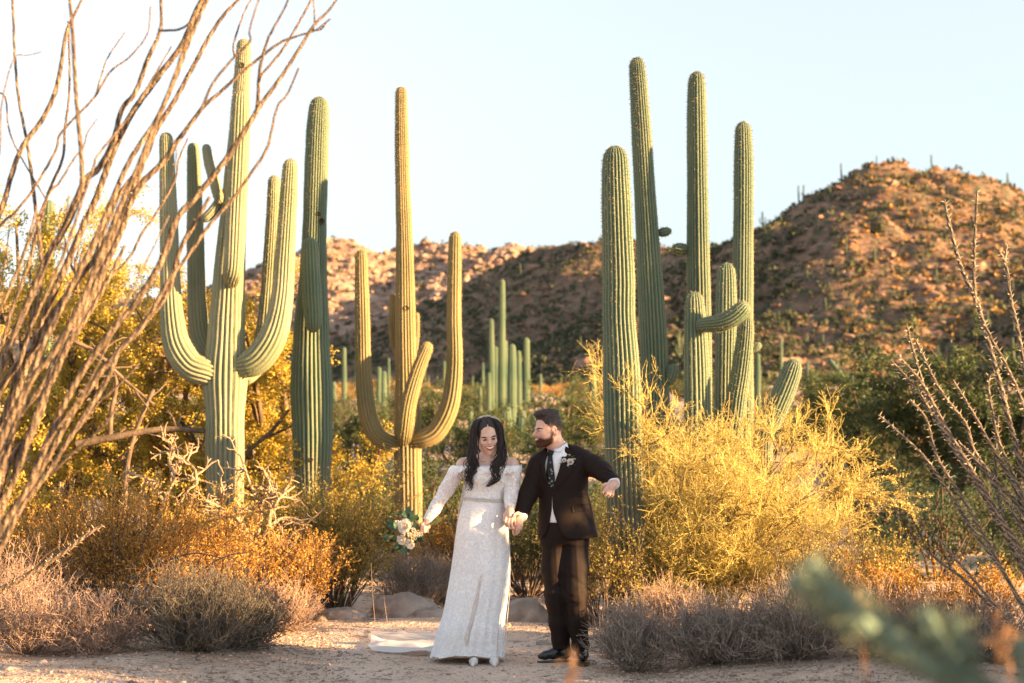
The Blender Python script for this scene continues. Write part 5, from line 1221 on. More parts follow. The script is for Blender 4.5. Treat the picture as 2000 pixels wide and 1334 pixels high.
def rose(geo, c, axis, r, m=0, seed=0, rings=4):
    rg = np.random.default_rng(seed); ax = norm(np.asarray(axis, float)); x = norm(np.cross(ax, [.3, .5, 1])); y = np.cross(ax, x)
    for k in range(rings):
        f = (k + .6) / rings; n = 3 + k * 2
        for j in range(n):
            a0 = j * 2 * math.pi / n + k * 1.1 + rg.normal(0, .15); w = 2.6 / n * 1.25
            u, v = np.meshgrid(np.linspace(-1, 1, 5), np.linspace(0, 1, 5))
            ang = a0 + u * w * (.6 + .4 * np.sin(v * 2)); op = f * (.55 + .65 * v) + .12 * v ** 3 * f
            rad_ = r * op * (1 + .04 * rg.normal()); h = r * (v * (1.15 - .55 * f) - .35 + .12 * (1 - u ** 2) * v) - r * .18 * v ** 3 * f
            V = np.asarray(c) + rad_[..., None] * (np.cos(ang)[..., None] * x + np.sin(ang)[..., None] * y) + h[..., None] * ax
            i = np.arange(4)[:, None] * 5; q = np.arange(4)[None]
            geo.add(V.reshape(-1, 3), np.stack([i + q, i + q + 1, i + q + 6, i + q + 5], -1).reshape(-1, 4), m)
M_ROSE = mat('white_rose_petal', (0.80, 0.76, 0.70), (0.74, 0.68, 0.60), 40, .6, transl=.25)
M_CREAMR = mat('cream_petal', (0.78, 0.68, 0.48), (0.70, 0.56, 0.30), 40, .6, transl=.25)
M_EUC = mat('bouquet_leaf', (0.035, 0.085, 0.05), (0.08, 0.15, 0.09), island=True, rough=.5, transl=.2)

# ================================================================== the bride
def bride():
    gz = float(ground_z(-.2, YP)) + .006
    root = thing('person', (B(945, 1287)[0], YP, gz), 'laughing woman in a white lace wedding dress holding a bouquet and a man\'s hand', 'person')
    fr = HeadFrame(B(953, 855, .0), yaw=rad(6), roll=rad(-7), pitch=rad(11), k=1.0)
    fs = lambda q: face_sdf(q)
    wr, wl = Br(834, 1019, .026, -.06), Br(996, 990, .026, -.13)
    def upper(p):
        d = face_sdf(fr.l(p))
        d = smin(d, chain(p, [Br(954, 872, .050, .035), Br(953, 893, .050, .03), Br(952, 912, .062, .03)], .02), .02)
        d = smin(d, chain(p, [Br(905, 908, .052, .01), Br(928, 903, .050, .025), Br(952, 900, .055, .03), Br(977, 903, .050, .025), Br(1000, 908, .052, .01)], .02), .03)
        d = smin(d, loft_sdf(p, [(B(950, y)[2], B((l + r) / 2, y)[0], YP + .02, (r - l) / 2 * SP, b) for y, l, r, b in [(897, 915, 990, .065), (915, 905, 1000, .09), (935, 906, 996, .10), (960, 908, 984, .09)]]), .03)
        for s in (-1, 1):        # collar bones
            d = smin(d, rcone(p, B(952 + s * 6, 900, -.055), B(952 + s * 38, 894, -.02), .008, .007), .012)
        return d
    g = Geo(); lo, hi = B(884, 965, -.2), B(1020, 805, .2); V, Q = nets(upper, lo, hi, .0042); g.add(V, Q)
    body = g.build('body', [M_SKINB], root)
    # right hand round the stems
    g = Geo(); palm = [Br(842, 1005, .025, -.055), Br(835, 1017, .024, -.06), Br(833, 1025, .026, -.065)]
    fgs = [[Br(827, 1022 + 3.3 * k, .0095, -.075 - .004 * k), Br(824, 1026 + 3.3 * k, .009, -.10), Br(829, 1029 + 3.3 * k, .0085, -.115), Br(835, 1029 + 3.1 * k, .007, -.10)] for k in range(4)] + [[Br(838, 1022, .011, -.07), Br(838, 1030, .010, -.095), Br(832, 1034, .008, -.11)]]
    fn = lambda p: hand_sdf(p, palm, fgs); V, Q = nets(fn, *box([q for c in fgs for q in c] + palm, .04), .003); g.add(V, Q); g.build('hand', [M_SKINB], root)
    # left hand, laid over the man's
    g = Geo(); palm = [Br(996, 976, .025, -.09), Br(996, 988, .024, -.13), Br(996, 998, .027, -.15), Br(997, 1007, .029, -.16)]
    fgs = [[Br(989.5, 1010, .0105, -.17), Br(986.5, 1018, .0095, -.185), Br(988, 1026, .0085, -.175), Br(991, 1028, .0075, -.16)],
           [Br(994.5, 1013, .0105, -.175), Br(992.5, 1023, .0095, -.19), Br(995, 1031, .0085, -.18), Br(998, 1033, .0075, -.165)],
           [Br(1000, 1013, .0105, -.175), Br(999, 1023, .0095, -.19), Br(1001.5, 1031, .0085, -.18), Br(1004, 1033, .0075, -.165)],
           [Br(1004.5, 1010, .0095, -.17), Br(1005, 1018, .0085, -.18), Br(1007, 1025, .0075, -.175)],
           [Br(990, 998, .0115, -.155), Br(985, 1007, .0105, -.16), Br(985, 1015, .009, -.165), Br(987, 1020, .0075, -.165)]]
    fn = lambda p: hand_sdf(p, palm, fgs); V, Q = nets(fn, *box([q for c in fgs for q in c] + palm, .04), .003); g.add(V, Q); g.build('hand', [M_SKINB], root)
    # ankles
    for x, d in ((926, -.10), (963, -.10)):
        am = [Br(x, 1225, .04, d + .05), Br(x, 1272, .032, d + .03)]; fn = lambda p: chain(p, am); V, Q = nets(fn, *box(am, .06), .01); g = Geo(); g.add(V, Q); g.build('foot', [M_SKINB], root)
    # face
    g = Geo()
    for s in (-1, 1):
        face_line(g, fr, fs, [(s * .045, .0005), (s * .037, .0035), (s * .030, .0045), (s * .022, .003), (s * .017, -.001)], .0042, .0015)
        face_line(g, fr, fs, [(s * .044, -.001), (s * .037, -.0035), (s * .030, -.004), (s * .021, -.0025)], .0020, .0008)
        face_line(g, fr, fs, [(s * .052, .016), (s * .043, .0225), (s * .030, .0205), (s * .016, .0140)], .0048, .0016)
    g.build('lashes_and_brows', [M_LASH], body)
    up = [(-.0345, -.0405), (-.018, -.0475), (-.007, -.0490), (0, -.0485), (.007, -.0490), (.018, -.0475), (.0345, -.0405)]
    lo_ = [(-.0345, -.0405), (-.0245, -.058), (-.0125, -.0685), (0, -.0715), (.0125, -.0685), (.0245, -.058), (.0345, -.0405)]
    g = Geo(); face_patch(g, fr, fs, up, lo_, .0012); g.build('mouth', [M_MOUTH], body)
    g = Geo(); face_patch(g, fr, fs, [(x * .93, z - .0012) for x, z in up], [(x * .84, z * .55 + -.0455 * .45 - .0035) for x, z in lo_], .0032); g.build('teeth', [M_TEETH], body)
    g = Geo(); face_line(g, fr, fs, up, .0040, .0014, n=20); face_line(g, fr, fs, lo_, .0055, .0014, n=24); g.build('lips', [M_LIP], body)
    g = Geo()
    for s in (-1, 1): V, Q = nets(lambda p: np.linalg.norm(p - fr.w((s * .080, -.004, -.040))[0], axis=1) - .006, fr.w((s * .080, -.004, -.040))[0] - .01, fr.w((s * .080, -.004, -.040))[0] + .01, .002); g.add(V, Q)
    g.build('earring', [M_BEAD], body)
    # hair: cap with a centre parting plus wavy locks
    def cap(p):
        q = fr.l(p); d = ell(q, (0, .022, .040), (.089, .104, .112))
        d = smin(d, ell(q, (0, .055, -.03), (.088, .065, .13)), .03)
        a = np.abs(q[:, 0])
        hl = .088 - 9.0 * a ** 2 - 60 * np.maximum(a - .048, 0) ** 1.5          # hairline height over the brow
        face = smax(q[:, 1] + .012, np.maximum(hl * -1 + q[:, 2], a - .069), .01)
        d = smax(d, -face, .012)
        d = np.maximum(d, -(face_sdf(q) + .004) - .03)
        part = .006 * np.exp(-(q[:, 0] / .004) ** 2) * np.clip((q[:, 2] - .05) / .03, 0, 1)
        ang = np.arctan2(q[:, 0], q[:, 2] + .05)
        return d + part + .0016 * np.sin(ang * 60 + 3 * vnoise(q * 30))
    g = Geo(); V, Q = nets(cap, B(905, 915, -.17), B(1000, 803, .2), .0035); g.add(V, Q)
    rg = np.random.default_rng(3); paths, rr = [], []
    for side, gd in ((-1, [(945, 816.5, -.02, 2.5), (933, 821, -.035, 5), (926.5, 833, -.045, 7), (924, 855, -.05, 8.5), (923, 880, -.075, 10), (922, 905, -.10, 11), (921, 925, -.125, 10), (914, 945, -.125, 9), (911, 965, -.11, 5)]),
                     (1, [(952, 816.5, -.02, 2.5), (967, 820, -.035, 5), (976, 832, -.045, 7), (978.5, 855, -.05, 8.5), (979, 880, -.075, 10), (975, 903, -.10, 12), (967, 922, -.125, 11), (964, 940, -.135, 9), (954, 956, -.135, 3)])):
        for k in range(120):
            ph, am = rg.uniform(0, 6.3) if k % 4 == 0 else rg.normal(1.0 * side, .5), rg.uniform(.5, 1.2); u, v = np.clip(rg.normal(0, .40), -.8, .8), rg.normal(0, .42)
            tt = np.linspace(0, 1, len(gd)); lenf = rg.uniform(.72, 1.0)
            pts = spline(np.array([[*B(x + u * w, y, d + v * w * SP * .7), w] for x, y, d, w in gd]), 26)[:max(10, int(26 * lenf))]
            n = len(pts); s = np.linspace(0, lenf, n); gr = np.clip((s - .34) / .42, 0, 1)
            wx = am * .026 * gr * np.sin(s * 23 + ph); wy = am * .015 * gr * np.cos(s * 21 + ph)
            if k % 16 == 0: wx = wx * 1.9 + side * .03 * gr ** 2
            c = pts[:, :3] + np.stack([wx, wy, 0 * wx], 1)
            c = spline(c, 26); paths.append(c); rr.append(np.interp(np.linspace(0, 1, 26), [0, .6, 1], [.0045, .0038, .0008]))
    tubes(g, np.stack(paths), np.stack(rr), 5)
    g.build('hair', [M_HAIRB], root)
    # head piece and veil
    g = Geo(); rg = np.random.default_rng(5); aa = np.linspace(-1.25, 1.25, 30)
    q = np.stack([.094 * np.sin(aa), np.full(30, .012), .046 + .110 * np.cos(aa)], 1) + rg.normal(0, .002, (30, 3))
    for k, c in enumerate(fr.w(q)): rose(g, c, c - fr.o, rg.uniform(.008, .012), 0, k, 2)
    g.build('flower_headband', [M_ROSE], root)
    g = Geo(); rows = [(812, 938, 966, .05), (820, 928, 976, .07), (832, 923, 982, .09), (850, 919.5, 986, .10), (872, 916, 989, .11), (894, 912, 993, .12), (930, 908, 990, .13), (1000, 895, 992, .17), (1080, 886, 996, .21), (1150, 876, 996, .25), (1220, 862, 990, .31), (1280, 852, 988, .38)]
    R = spline(np.array([[0, 0, r[0], *r[1:]] for r in rows], float)[:, 2:], 60); th = np.linspace(-.12, math.pi + .12, 40); V = []
    for y, l, r_, b in R:
        cx, z = B((l + r_) / 2, y)[0], max(B(950, y)[2], gz + .01); a = (r_ - l) / 2 * SP
        fold = 1 + .05 * np.sin(th * 11 + y * .004) * np.clip((y - 820) / 120, 0, 1)
        V.append(np.stack([cx - a * np.cos(th) * (1 + .012 * np.sin(th * 9)), YP + .045 + b * np.sin(th) * fold, np.full(40, z)], 1))
    i = np.arange(59)[:, None] * 40; j = np.arange(39)[None]; g.add(np.concatenate(V), np.stack([i + j, i + j + 1, i + 41 + j, i + 40 + j], -1).reshape(-1, 4))
    g.build('veil', [M_VEIL], root)
    # bodice, shoulder band and sleeves
    def bod(p):
        d = loft_sdf(p, [(B(950, y)[2], B((l + r) / 2, y)[0], YP + .015, (r - l) / 2 * SP, b) for y, l, r, b in [(910, 903, 1001, .105), (925, 905, 997, .125), (940, 907, 990, .125), (958, 907, 985, .108), (978, 906, 985, .104), (984, 905, 986, .104)]])
        d = smin(d, np.minimum(ell(p, B(934, 931, -.075), (.055, .05, .055)), ell(p, B(970, 931, -.075), (.055, .05, .055))), .03)
        wv = .004 * vnoise(p * 60) + .0025 * vnoise(p * 140)
        for am in ([Br(898, 911, .061, .005), Br(873, 955, .052, -.02), Br(850, 992, .041, -.045), Br(836, 1014, .034, -.06)], [Br(1003, 911, .059, .005), Br(999, 955, .052, -.03), Br(997, 972, .045, -.075), Br(996, 991, .036, -.13)]):
            e = chain(p, am, .02); d = smin(d, e, .015)
            ax = norm(am[-1][:3] - am[-2][:3]); d = np.maximum(d, np.where(e < .03, (p - am[-1][:3]) @ ax - .012 - .004 * np.sin(p[:, 0] * 300), -1))
        z0 = B(950, 911)[2]
        top = p[:, 2] - (z0 + .006 + .003 * np.sin(p[:, 0] * 190) + .003 * vnoise(p * 50) + .05 * np.clip(np.abs(p[:, 0] - B(952, 911)[0]) - .20, -.02, .02))
        # rolled lace edge
        x = (p[:, 0] - B(952, 911)[0]) / .216; y = (p[:, 1] - (YP + .012)) / .128; k0 = np.sqrt(x * x + y * y)
        band = np.hypot((k0 - 1) * .135, (p[:, 2] - z0 + .028) * .55) - .014
        d = smin(d, band, .012)
        return np.maximum(d, top) + wv
    g = Geo(); V, Q = nets(bod, B(816, 1030, -.22), B(1030, 898, .22), .0055)
    sl = (np.abs(V[:, 0] - B(950, 930)[0]) > .165) & (V[:, 2] < B(950, 922)[2])
    fs_ = sl[Q].all(1); g.add(V, Q[~fs_], 0); g.v[-1] = g.v[-1]; g.add(V, Q[fs_], 1)
    bodo = g.build('lace_bodice', [M_LACE, M_LACES], root)
    # beaded belt
    g = Geo(); rg = np.random.default_rng(6)
    for rw in range(2):
        n = 74; th = np.linspace(-.25, math.pi + .25, n)
        c = np.stack([B(945.5, 975)[0] - .147 * np.cos(th), YP + .012 - .112 * np.sin(th), B(945, 974 + 4 * rw)[2] - .008 * (np.cos(th) * -1) + 0 * th], 1)
        bv, bf = ico(); Vv = (bv[None] * .0052 + c[:, None]).reshape(-1, 3); g.add(Vv, (bf[None] + (np.arange(n) * 12)[:, None, None]).reshape(-1, 3))
    g.build('beaded_belt', [M_BEAD], root)
    # skirt
    rows = np.array([(974, 906, 985, .104), (985, 903, 987, .112), (1010, 896, 990, .130), (1050, 889, 993, .150), (1090, 884, 995, .165), (1130, 878, 994, .18), (1170, 871, 990, .195), (1200, 865, 986, .205), (1230, 855, 984, .22), (1260, 847, 983, .21), (1284, 840, 983, .21)], float)
    R = spline(rows, 110); th = np.arange(180) * 2 * math.pi / 180; t = np.linspace(0, 1, 110)
    V = []
    slit = np.interp(R[:, 0], [974, 1085, 1110, 1150, 1200, 1230, 1284], [947, 947, 946, 937, 925, 917, 913])
    for k, (y, l, r_, b) in enumerate(R):
        f = t[k]; z = B(945, y)[2]; cx = B((l + r_) / 2, y)[0]; a = (r_ - l) / 2 * SP
        fold = 1 + (.006 + .065 * f ** 1.3) * (np.sin(th * 9 + 2.2 * f + .6) + .6 * np.sin(th * 14 - 1.5 * f) + .5 * np.sin(th * 5 + 1)) * .6 + .018 * f * np.sin(th * 23 + 4 * f)
        x = cx + a * np.cos(th) * np.where(np.abs(np.cos(th)) > .9, 1 + (fold - 1) * .4, fold); yy = YP + .015 + .02 * f + b * np.sin(th) * fold
        front = np.sin(th) < 0; xs = B(slit[k], y)[0]
        step = np.clip((x - xs) / .012, 0, 1) * np.clip((y - 1085) / 30, 0, 1) * np.clip((xs + .16 - x) / .14, 0, 1)
        yy = yy - np.where(front, .016 * step, 0)
        zz = z + (np.abs(np.sin(th * 19)) * .012 + .006 * np.sin(th * 7)) * np.clip((f - .93) / .07, 0, 1)
        V.append(np.stack([x, yy, np.maximum(zz, gz + .012 + .055 * np.clip(-np.sin(th), 0, 1) ** 2)], 1))
    V = np.concatenate(V); i = np.arange(109)[:, None] * 180; j = np.arange(180)[None]; j2 = (j + 1) % 180
    Q = np.stack([i + j, i + 180 + j, i + 180 + j2, i + j2], -1).reshape(-1, 4)
    g = Geo(); g.add(V, Q); skirt = g.build('lace_skirt', [M_LACE], root)
    # gauze showing in the slit
    g = Geo()
    SV = V.reshape(110, 180, 3)
    def skirt_front(px, py):
        p0 = np.array([0, 0, CAMZ]); out = []
        for x, y in zip(px, py):
            k = int(np.argmin(np.abs(R[:, 0] - y))); row = SV[k]; fr_ = row[row[:, 1] < YP]; X = B(x, y)[0]
            q = fr_[np.argmin(np.abs(fr_[:, 0] - X))]; out.append((X, q[1] - .006, B(x, y)[2]))
        return np.array(out)
    for lft, rgt in (([(939, 1120), (934, 1145), (930, 1165), (923, 1185), (920, 1205), (912, 1228), (908, 1246), (911, 1256)], [(942, 1122), (939, 1142), (936, 1160), (932, 1182), (927, 1203), (919, 1228), (916, 1246), (912, 1257)]),):
        l, r_ = spline(np.array(lft, float), 10), spline(np.array(rgt, float), 10); u = np.linspace(0, 1, 5)[None, :, None]
        m = (l[:, None] * (1 - u) + r_[:, None] * u).reshape(-1, 2); W = skirt_front(m[:, 0], m[:, 1])
        i = np.arange(9)[:, None] * 5; j = np.arange(4)[None]; g.add(W, np.stack([i + j, i + 5 + j, i + 6 + j, i + j + 1], -1).reshape(-1, 4))
    g.build('lining', [M_NUDE], skirt)
    # train on the ground
    g = Geo(); nx, ny = 60, 34; u, v = np.meshgrid(np.linspace(0, 1, nx), np.linspace(0, 1, ny))
    top = spline(np.array([P(722, 1233, 12.0), P(790, 1233, 11.95), P(860, 1228, 11.9), P(905, 1225, 11.2)])[:, :2], nx); bot = spline(np.array([P(722, 1270, 10.75), P(760, 1274, 10.62), P(830, 1276, 10.5), P(890, 1283, 10.28)])[:, :2], nx)
    XY = top[None] * (1 - v[..., None]) + bot[None] * v[..., None]
    XY[..., 0] += .012 * np.sin(v * 13) * (1 - u) ** 4
    w = np.maximum(0, vnoise(np.stack([XY[..., 0] * 5 + XY[..., 1] * 2, XY[..., 1] * 9], -1))) * .035 + .03 * np.exp(-((v - .62 - .1 * np.sin(u * 5)) / .05) ** 2) + .03 * np.exp(-((v - .9) / .05) ** 2) + .16 * np.clip(u - .78, 0, 1) ** 1.3
    Z = ground_z(XY[..., 0], XY[..., 1]) + .022 + w
    i = np.arange(ny - 1)[:, None] * nx; j = np.arange(nx - 1)[None]; Qt = np.stack([i + j, i + nx + j, i + nx + j + 1, i + j + 1], -1).reshape(-1, 4)
    g.add(np.concatenate([XY, Z[..., None]], -1).reshape(-1, 3), Qt, 0, (.55 + .42 * np.clip((v - .45) / .12, 0, 1) + .15 * np.clip(u - .7, 0, 1)).clip(0, 1)); g.build('train', [M_TRAIN], root)
    # shoes
    for x, tx in ((927, 925), (964, 967)):
        g = Geo(); am = [np.array([B(x, 1280)[0], YP - .06, gz + .040, .028]), np.array([B((x + tx) / 2, 1280)[0], YP - .17, gz + .028, .028]), np.array([B(tx, 1280)[0], YP - .255, gz + .013, .012])]
        fn = lambda p: np.maximum(chain(p, am, .02), gz - p[:, 2]); V, Q = nets(fn, *box(am, .06), .005); g.add(V, Q); g.build('shoe', [M_SATIN], root)
bride()

# ================================================================== the groom
def groom():
    gz = float(ground_z(.4, YP)) + .006
    root = thing('person', (B(1105, 1287)[0], YP, gz), 'bearded man in a dark suit and tie looking at the woman and holding her hand', 'person')
    fr = HeadFrame(B(1070, 841, .0), yaw=rad(-64), roll=rad(-3), pitch=rad(3), k=1.0)
    fs = lambda q: face_sdf(q, True)
    def upper(p):
        d = face_sdf(fr.l(p), True)
        return smin(d, chain(p, [Br(1080, 853, .058, .01), Br(1086, 870, .062, .015), Br(1092, 892, .07, .02)], .02), .03)
    g = Geo(); V, Q = nets(upper, B(1030, 905, -.17), B(1118, 800, .17), .0042); g.add(V, Q)
    body = g.build('body', [M_SKING], root)
    # his left hand, held out
    g = Geo(); palm = [Br(1199, 934, .030, -.21), Br(1201, 940, .030, -.25), Br(1195, 949, .033, -.29), Br(1191, 954, .030, -.31)]
    fgs = [[Br(1186, 951, .0115, -.325), Br(1181, 957, .0105, -.345), Br(1177.5, 962, .009, -.35)],
           [Br(1189, 956, .0115, -.33), Br(1185.5, 963, .0105, -.35), Br(1183, 967, .009, -.345)],
           [Br(1193, 959, .011, -.325), Br(1190.5, 966, .010, -.345), Br(1188, 970, .0085, -.335)],
           [Br(1198, 959, .010, -.315), Br(1197, 966, .009, -.33), Br(1195, 970, .0075, -.325)],
           [Br(1190, 945, .013, -.30), Br(1182, 946, .0115, -.315), Br(1176.5, 948, .0095, -.325)]]
    fn = lambda p: hand_sdf(p, palm, fgs); V, Q = nets(fn, *box([q for c in fgs for q in c] + palm, .045), .003); g.add(V, Q); g.build('hand', [M_SKING], root)
    # his right hand, holding hers
    g = Geo(); palm = [Br(1026, 994, .030, -.07), Br(1022, 1006, .029, -.10), Br(1015, 1013, .033, -.125), Br(1010, 1017, .031, -.135)]
    fgs = [[Br(1006, 1022, .0115, -.15), Br(1003, 1032, .0105, -.155), Br(1003, 1041, .009, -.14), Br(1005, 1045, .008, -.13)],
           [Br(1011, 1024, .0115, -.155), Br(1009, 1034, .0105, -.165), Br(1009, 1043, .009, -.15)],
           [Br(1015, 1023, .011, -.155), Br(1014, 1032, .010, -.165), Br(1013, 1040, .0085, -.155)],
           [Br(1018.5, 1019, .010, -.15), Br(1019, 1027, .009, -.16), Br(1018, 1034, .0075, -.155)],
           [Br(1018, 1005, .013, -.135), Br(1011, 1002, .0115, -.165), Br(1005, 1005, .0095, -.185), Br(1003, 1009, .008, -.19)]]
    fn = lambda p: hand_sdf(p, palm, fgs); V, Q = nets(fn, *box([q for c in fgs for q in c] + palm, .045), .003); g.add(V, Q); g.build('hand', [M_SKING], root)
    g = Geo()
    for s in (-1, 1):
        face_line(g, fr, fs, [(s * .045, .000), (s * .037, .0035), (s * .030, .0045), (s * .022, .003), (s * .017, -.001)], .0028, .001)
        face_line(g, fr, fs, [(s * .053, .017), (s * .043, .0235), (s * .030, .0215), (s * .015, .0165)], .0042, .0015)
    g.build('lashes_and_brows', [M_LASH], body)
    g = Geo(); up = [(-.028, -.0465), (-.015, -.049), (0, -.0495), (.015, -.049), (.028, -.0465)]; lo_ = [(-.028, -.0465), (-.017, -.058), (0, -.0635), (.017, -.058), (.028, -.0465)]
    face_patch(g, fr, fs, up, lo_, .003); g.build('teeth', [M_TEETH], body)
    g = Geo(); face_line(g, fr, fs, up, .0028, .002, n=18); face_line(g, fr, fs, lo_, .004, .002, n=20); g.build('lips', [M_LIP], body)
    def beard(p):
        q = fr.l(p); a = np.abs(q[:, 0]); rough = .0022 * vnoise(q * 260) + .0015 * vnoise(q * 500)
        d = face_sdf(q, True) - .0035 - .006 * np.exp(-((q[:, 2] + .105) / .022) ** 2) * np.clip((-q[:, 1] - .03) / .03, 0, 1) + rough
        # cheek line from the sideburn to the moustache; throat line below the jaw
        cheek = np.interp(q[:, 1], [-.10, -.085, -.06, -.03, -.01, .012], [-.040, -.040, -.052, -.048, -.022, .012])
        d = smax(d, q[:, 2] - cheek, .006)
        d = smax(d, -.125 + .35 * np.clip(q[:, 1] + .05, 0, .1) - q[:, 2], .006)
        d = smax(d, q[:, 1] - .004, .006)
        mouth = ell(q, (0, -.095, -.0545), (.027, .03, .0095)); d = smax(d, -mouth, .003)
        return d
    g = Geo(); V, Q = nets(beard, B(1030, 885, -.17), B(1112, 822, .17), .0032)
    q = fr.l(V); ck = np.interp(q[:, 1], [-.10, -.085, -.06, -.03, -.01, .012], [-.040, -.040, -.052, -.048, -.022, .012])
    g.add(V, Q, 0, np.clip(np.minimum(np.minimum((ck - q[:, 2]) / .022, (.004 - q[:, 1]) / .03), (q[:, 2] + .128) / .02), 0.01, 1)); g.build('beard', [M_BEARD], root)
    def hair(p):
        q = fr.l(p); a = np.abs(q[:, 0])
        d = ell(q, (0, .014, .040), (.079, .101, .107))
        d = smin(d, ell(q, (.0, -.035, .122), (.062, .055, .028)), .02); d = smin(d, ell(q, (.0, .03, .125), (.06, .07, .026)), .02)
        hl = np.interp(q[:, 1], [-.12, -.085, -.06, -.045, -.03, -.012, .012, .03, .06, .12], [.088, .086, .080, .050, .040, .012, .016, .0, -.035, -.045])
        d = smax(d, hl - q[:, 2], .005)
        st = .0022 * np.sin(q[:, 0] * 420 + 2.5 * vnoise(q * 40)) + .002 * vnoise(q * np.array([240, 70, 160]))
        d = d + st
        ear = ell(q, (.076, .010, -.002), (.03, .022, .030)); return smax(d, -ear, .004)
    g = Geo(); V, Q = nets(hair, B(1026, 870, -.18), B(1118, 786, .18), .0032)
    q = fr.l(V); g.add(V, Q, 0, np.where(q[:, 1] > -.02, np.clip((q[:, 2] - np.interp(q[:, 1], [-.02, .03, .12], [.0, -.03, -.05])) / .075, .01, 1), 1)); g.build('hair', [M_HAIRG], root)
    # shirt: collar and body
    def shirt(p):
        ax = norm(B(1086, 866, .015) - B(1092, 892, .02))
        q = p - B(1090.5, 884, .018); t = q @ ax; r = np.linalg.norm(q - t[:, None] * ax, axis=1)
        lean = .25 * (p[:, 0] - B(1090, 884)[0]) + .10 * (p[:, 1] - YP)
        d = np.maximum(np.abs(r - .076 + .10 * t) - .006, np.maximum(t - .040 - lean, -.06 - t))
        d = smin(d, loft_sdf(p, [(B(1090, y)[2], B(x, y)[0], YP + .01, a, b) for y, x, a, b in [(884, 1090, .085, .075), (905, 1090, .14, .105), (960, 1096, .14, .115), (1010, 1096, .14, .115), (1021, 1097, .14, .112)]], rad(-14)), .01)
        return d
    g = Geo(); V, Q = nets(shirt, B(1030, 1045, -.2), B(1165, 852, .22), .0055); g.add(V, Q)
    for am in ([Br(1197, 940, .044, -.22), Br(1199, 944, .043, -.255)], [Br(1022, 1000, .042, -.085), Br(1019, 1009, .040, -.11)]):
        fn = lambda p: np.maximum(chain(p, am), np.abs((p - am[1][:3]) @ norm(am[1][:3] - am[0][:3])) - .018); V, Q = nets(fn, *box(am, .07), .005); g.add(V, Q)
    g.build('shirt', [M_SHIRT], root)
    # jacket
    trow = [(894, 1056, 1142, .10), (905, 1048, 1147, .125), (930, 1047, 1149, .138), (960, 1053, 1149, .13), (985, 1053, 1155, .132), (1010, 1052, 1161, .14), (1035, 1051, 1167, .15), (1052, 1050, 1172, .155)]
    sl_l = [Br(1052, 908, .076, .01), Br(1036, 955, .064, -.01), Br(1031, 968, .061, -.03), Br(1018, 1004, .054, -.09)]
    sl_r = [Br(1141, 902, .080, .01), Br(1158, 909, .074, -.05), Br(1176, 920, .066, -.12), Br(1200, 941, .050, -.235)]
    def wrinkle(p, s, axis): return s * np.sin((p @ np.asarray(axis)) * 130 + 4 * vnoise(p * 14)) * np.clip(vnoise(p * 9 + 3), 0, 1)
    def jack0(p):
        d = loft_sdf(p, [(B(1100, y)[2], B((l + r) / 2, y)[0], YP + .012, (r - l) / 2 * SP, b) for y, l, r, b in trow], rad(-10))
        d = smin(d, chain(p, [Br(1060, 899, .066, .015), Br(1078, 889, .066, .025), Br(1100, 884, .066, .03), Br(1122, 889, .068, .025), Br(1138, 897, .072, .015)], .02), .03)
        z = p[:, 2]
        for am, s in ((sl_l, .006), (sl_r, .008)):
            e = chain(p, am, .03); ax = norm(am[-1][:3] - am[-2][:3]); e = smax(e, (p - am[-1][:3]) @ ax - .018, .006)
            e = e + wrinkle(p, s, (.6, .5, .62)); d = smin(d, e, .022)
        return d + .0035 * vnoise(p * 11) + wrinkle(p, .0025, (.5, .1, -.86)) * np.clip((B(1100, 990)[2] - z) / -.2, 0, 1)
    V1 = [(870, 1086, 1107), (884, 1070, 1101), (900, 1065, 1096), (920, 1064, 1091), (935, 1068, 1086), (950, 1075, 1080), (958, 1078, 1078)]
    def jack(p):
        d = jack0(p)
        # front opening: V down to the button, then the parted skirts
        py = 667 - F * np.tan(np.arctan2(p[:, 2] - CAMZ, p[:, 1]) - TILT); px = 1000 + F * p[:, 0] / (p[:, 1] * _cT + (p[:, 2] - CAMZ) * _sT)
        lft = np.interp(py, [v[0] for v in V1] + [966, 990, 1003, 1022, 1040, 1060], [v[1] for v in V1] + [1078.5, 1078, 1076.5, 1073, 1067, 1056])
        rgt = np.interp(py, [v[0] for v in V1] + [966, 990, 1003, 1022, 1040, 1052, 1060], [v[2] for v in V1] + [1078.5, 1079, 1081.5, 1088, 1096, 1107, 1120])
        wd = np.maximum(lft - px, px - rgt) * SP
        cut = smax(wd, p[:, 1] - (YP - .02), .01)
        d = smax(d, -cut, .004)
        # hollow for the neck and hem slope
        d = smax(d, -(np.linalg.norm((p - B(1090, 868, .0))[:, :2], axis=1) - .088 + np.clip((B(1090, 893)[2] - p[:, 2]), 0, 1) * 3), .008)
        hem = B(1100, 1054)[2] - .05 * (p[:, 0] - B(1100, 1054)[0]) * -1.6
        return smax(d, hem - p[:, 2], .006)
    g = Geo(); V, Q = nets(jack, B(998, 1068, -.33), B(1218, 862, .24), .0062); g.add(V, Q); jk = g.build('jacket', [M_SUIT], root)
    # lapels, pocket flap, buttons
    g = Geo(); conform(g, jack0, [(1103, 872), (1098, 892), (1094, 910), (1089, 930), (1079, 958)], [(1116, 880), (1124, 898), (1119, 915), (1106, 934), (1081, 960)], .007, 20, 8, bulge=.004); g.build('lapel', [M_SUIT], jk)
    g = Geo(); conform(g, jack0, [(1069, 882), (1060, 893), (1055, 904), (1060, 925), (1077, 957)], [(1071, 884), (1066, 900), (1065, 916), (1070, 938), (1078, 957)], .007, 20, 8, bulge=.004); g.build('lapel', [M_SUIT], jk)
    g = Geo(); conform(g, jack0, [(1117, 989), (1118, 996), (1119, 1001)], [(1151, 983), (1153, 990), (1154, 996)], .005, 6, 10); g.build('pocket_flap', [M_SUIT], jk)
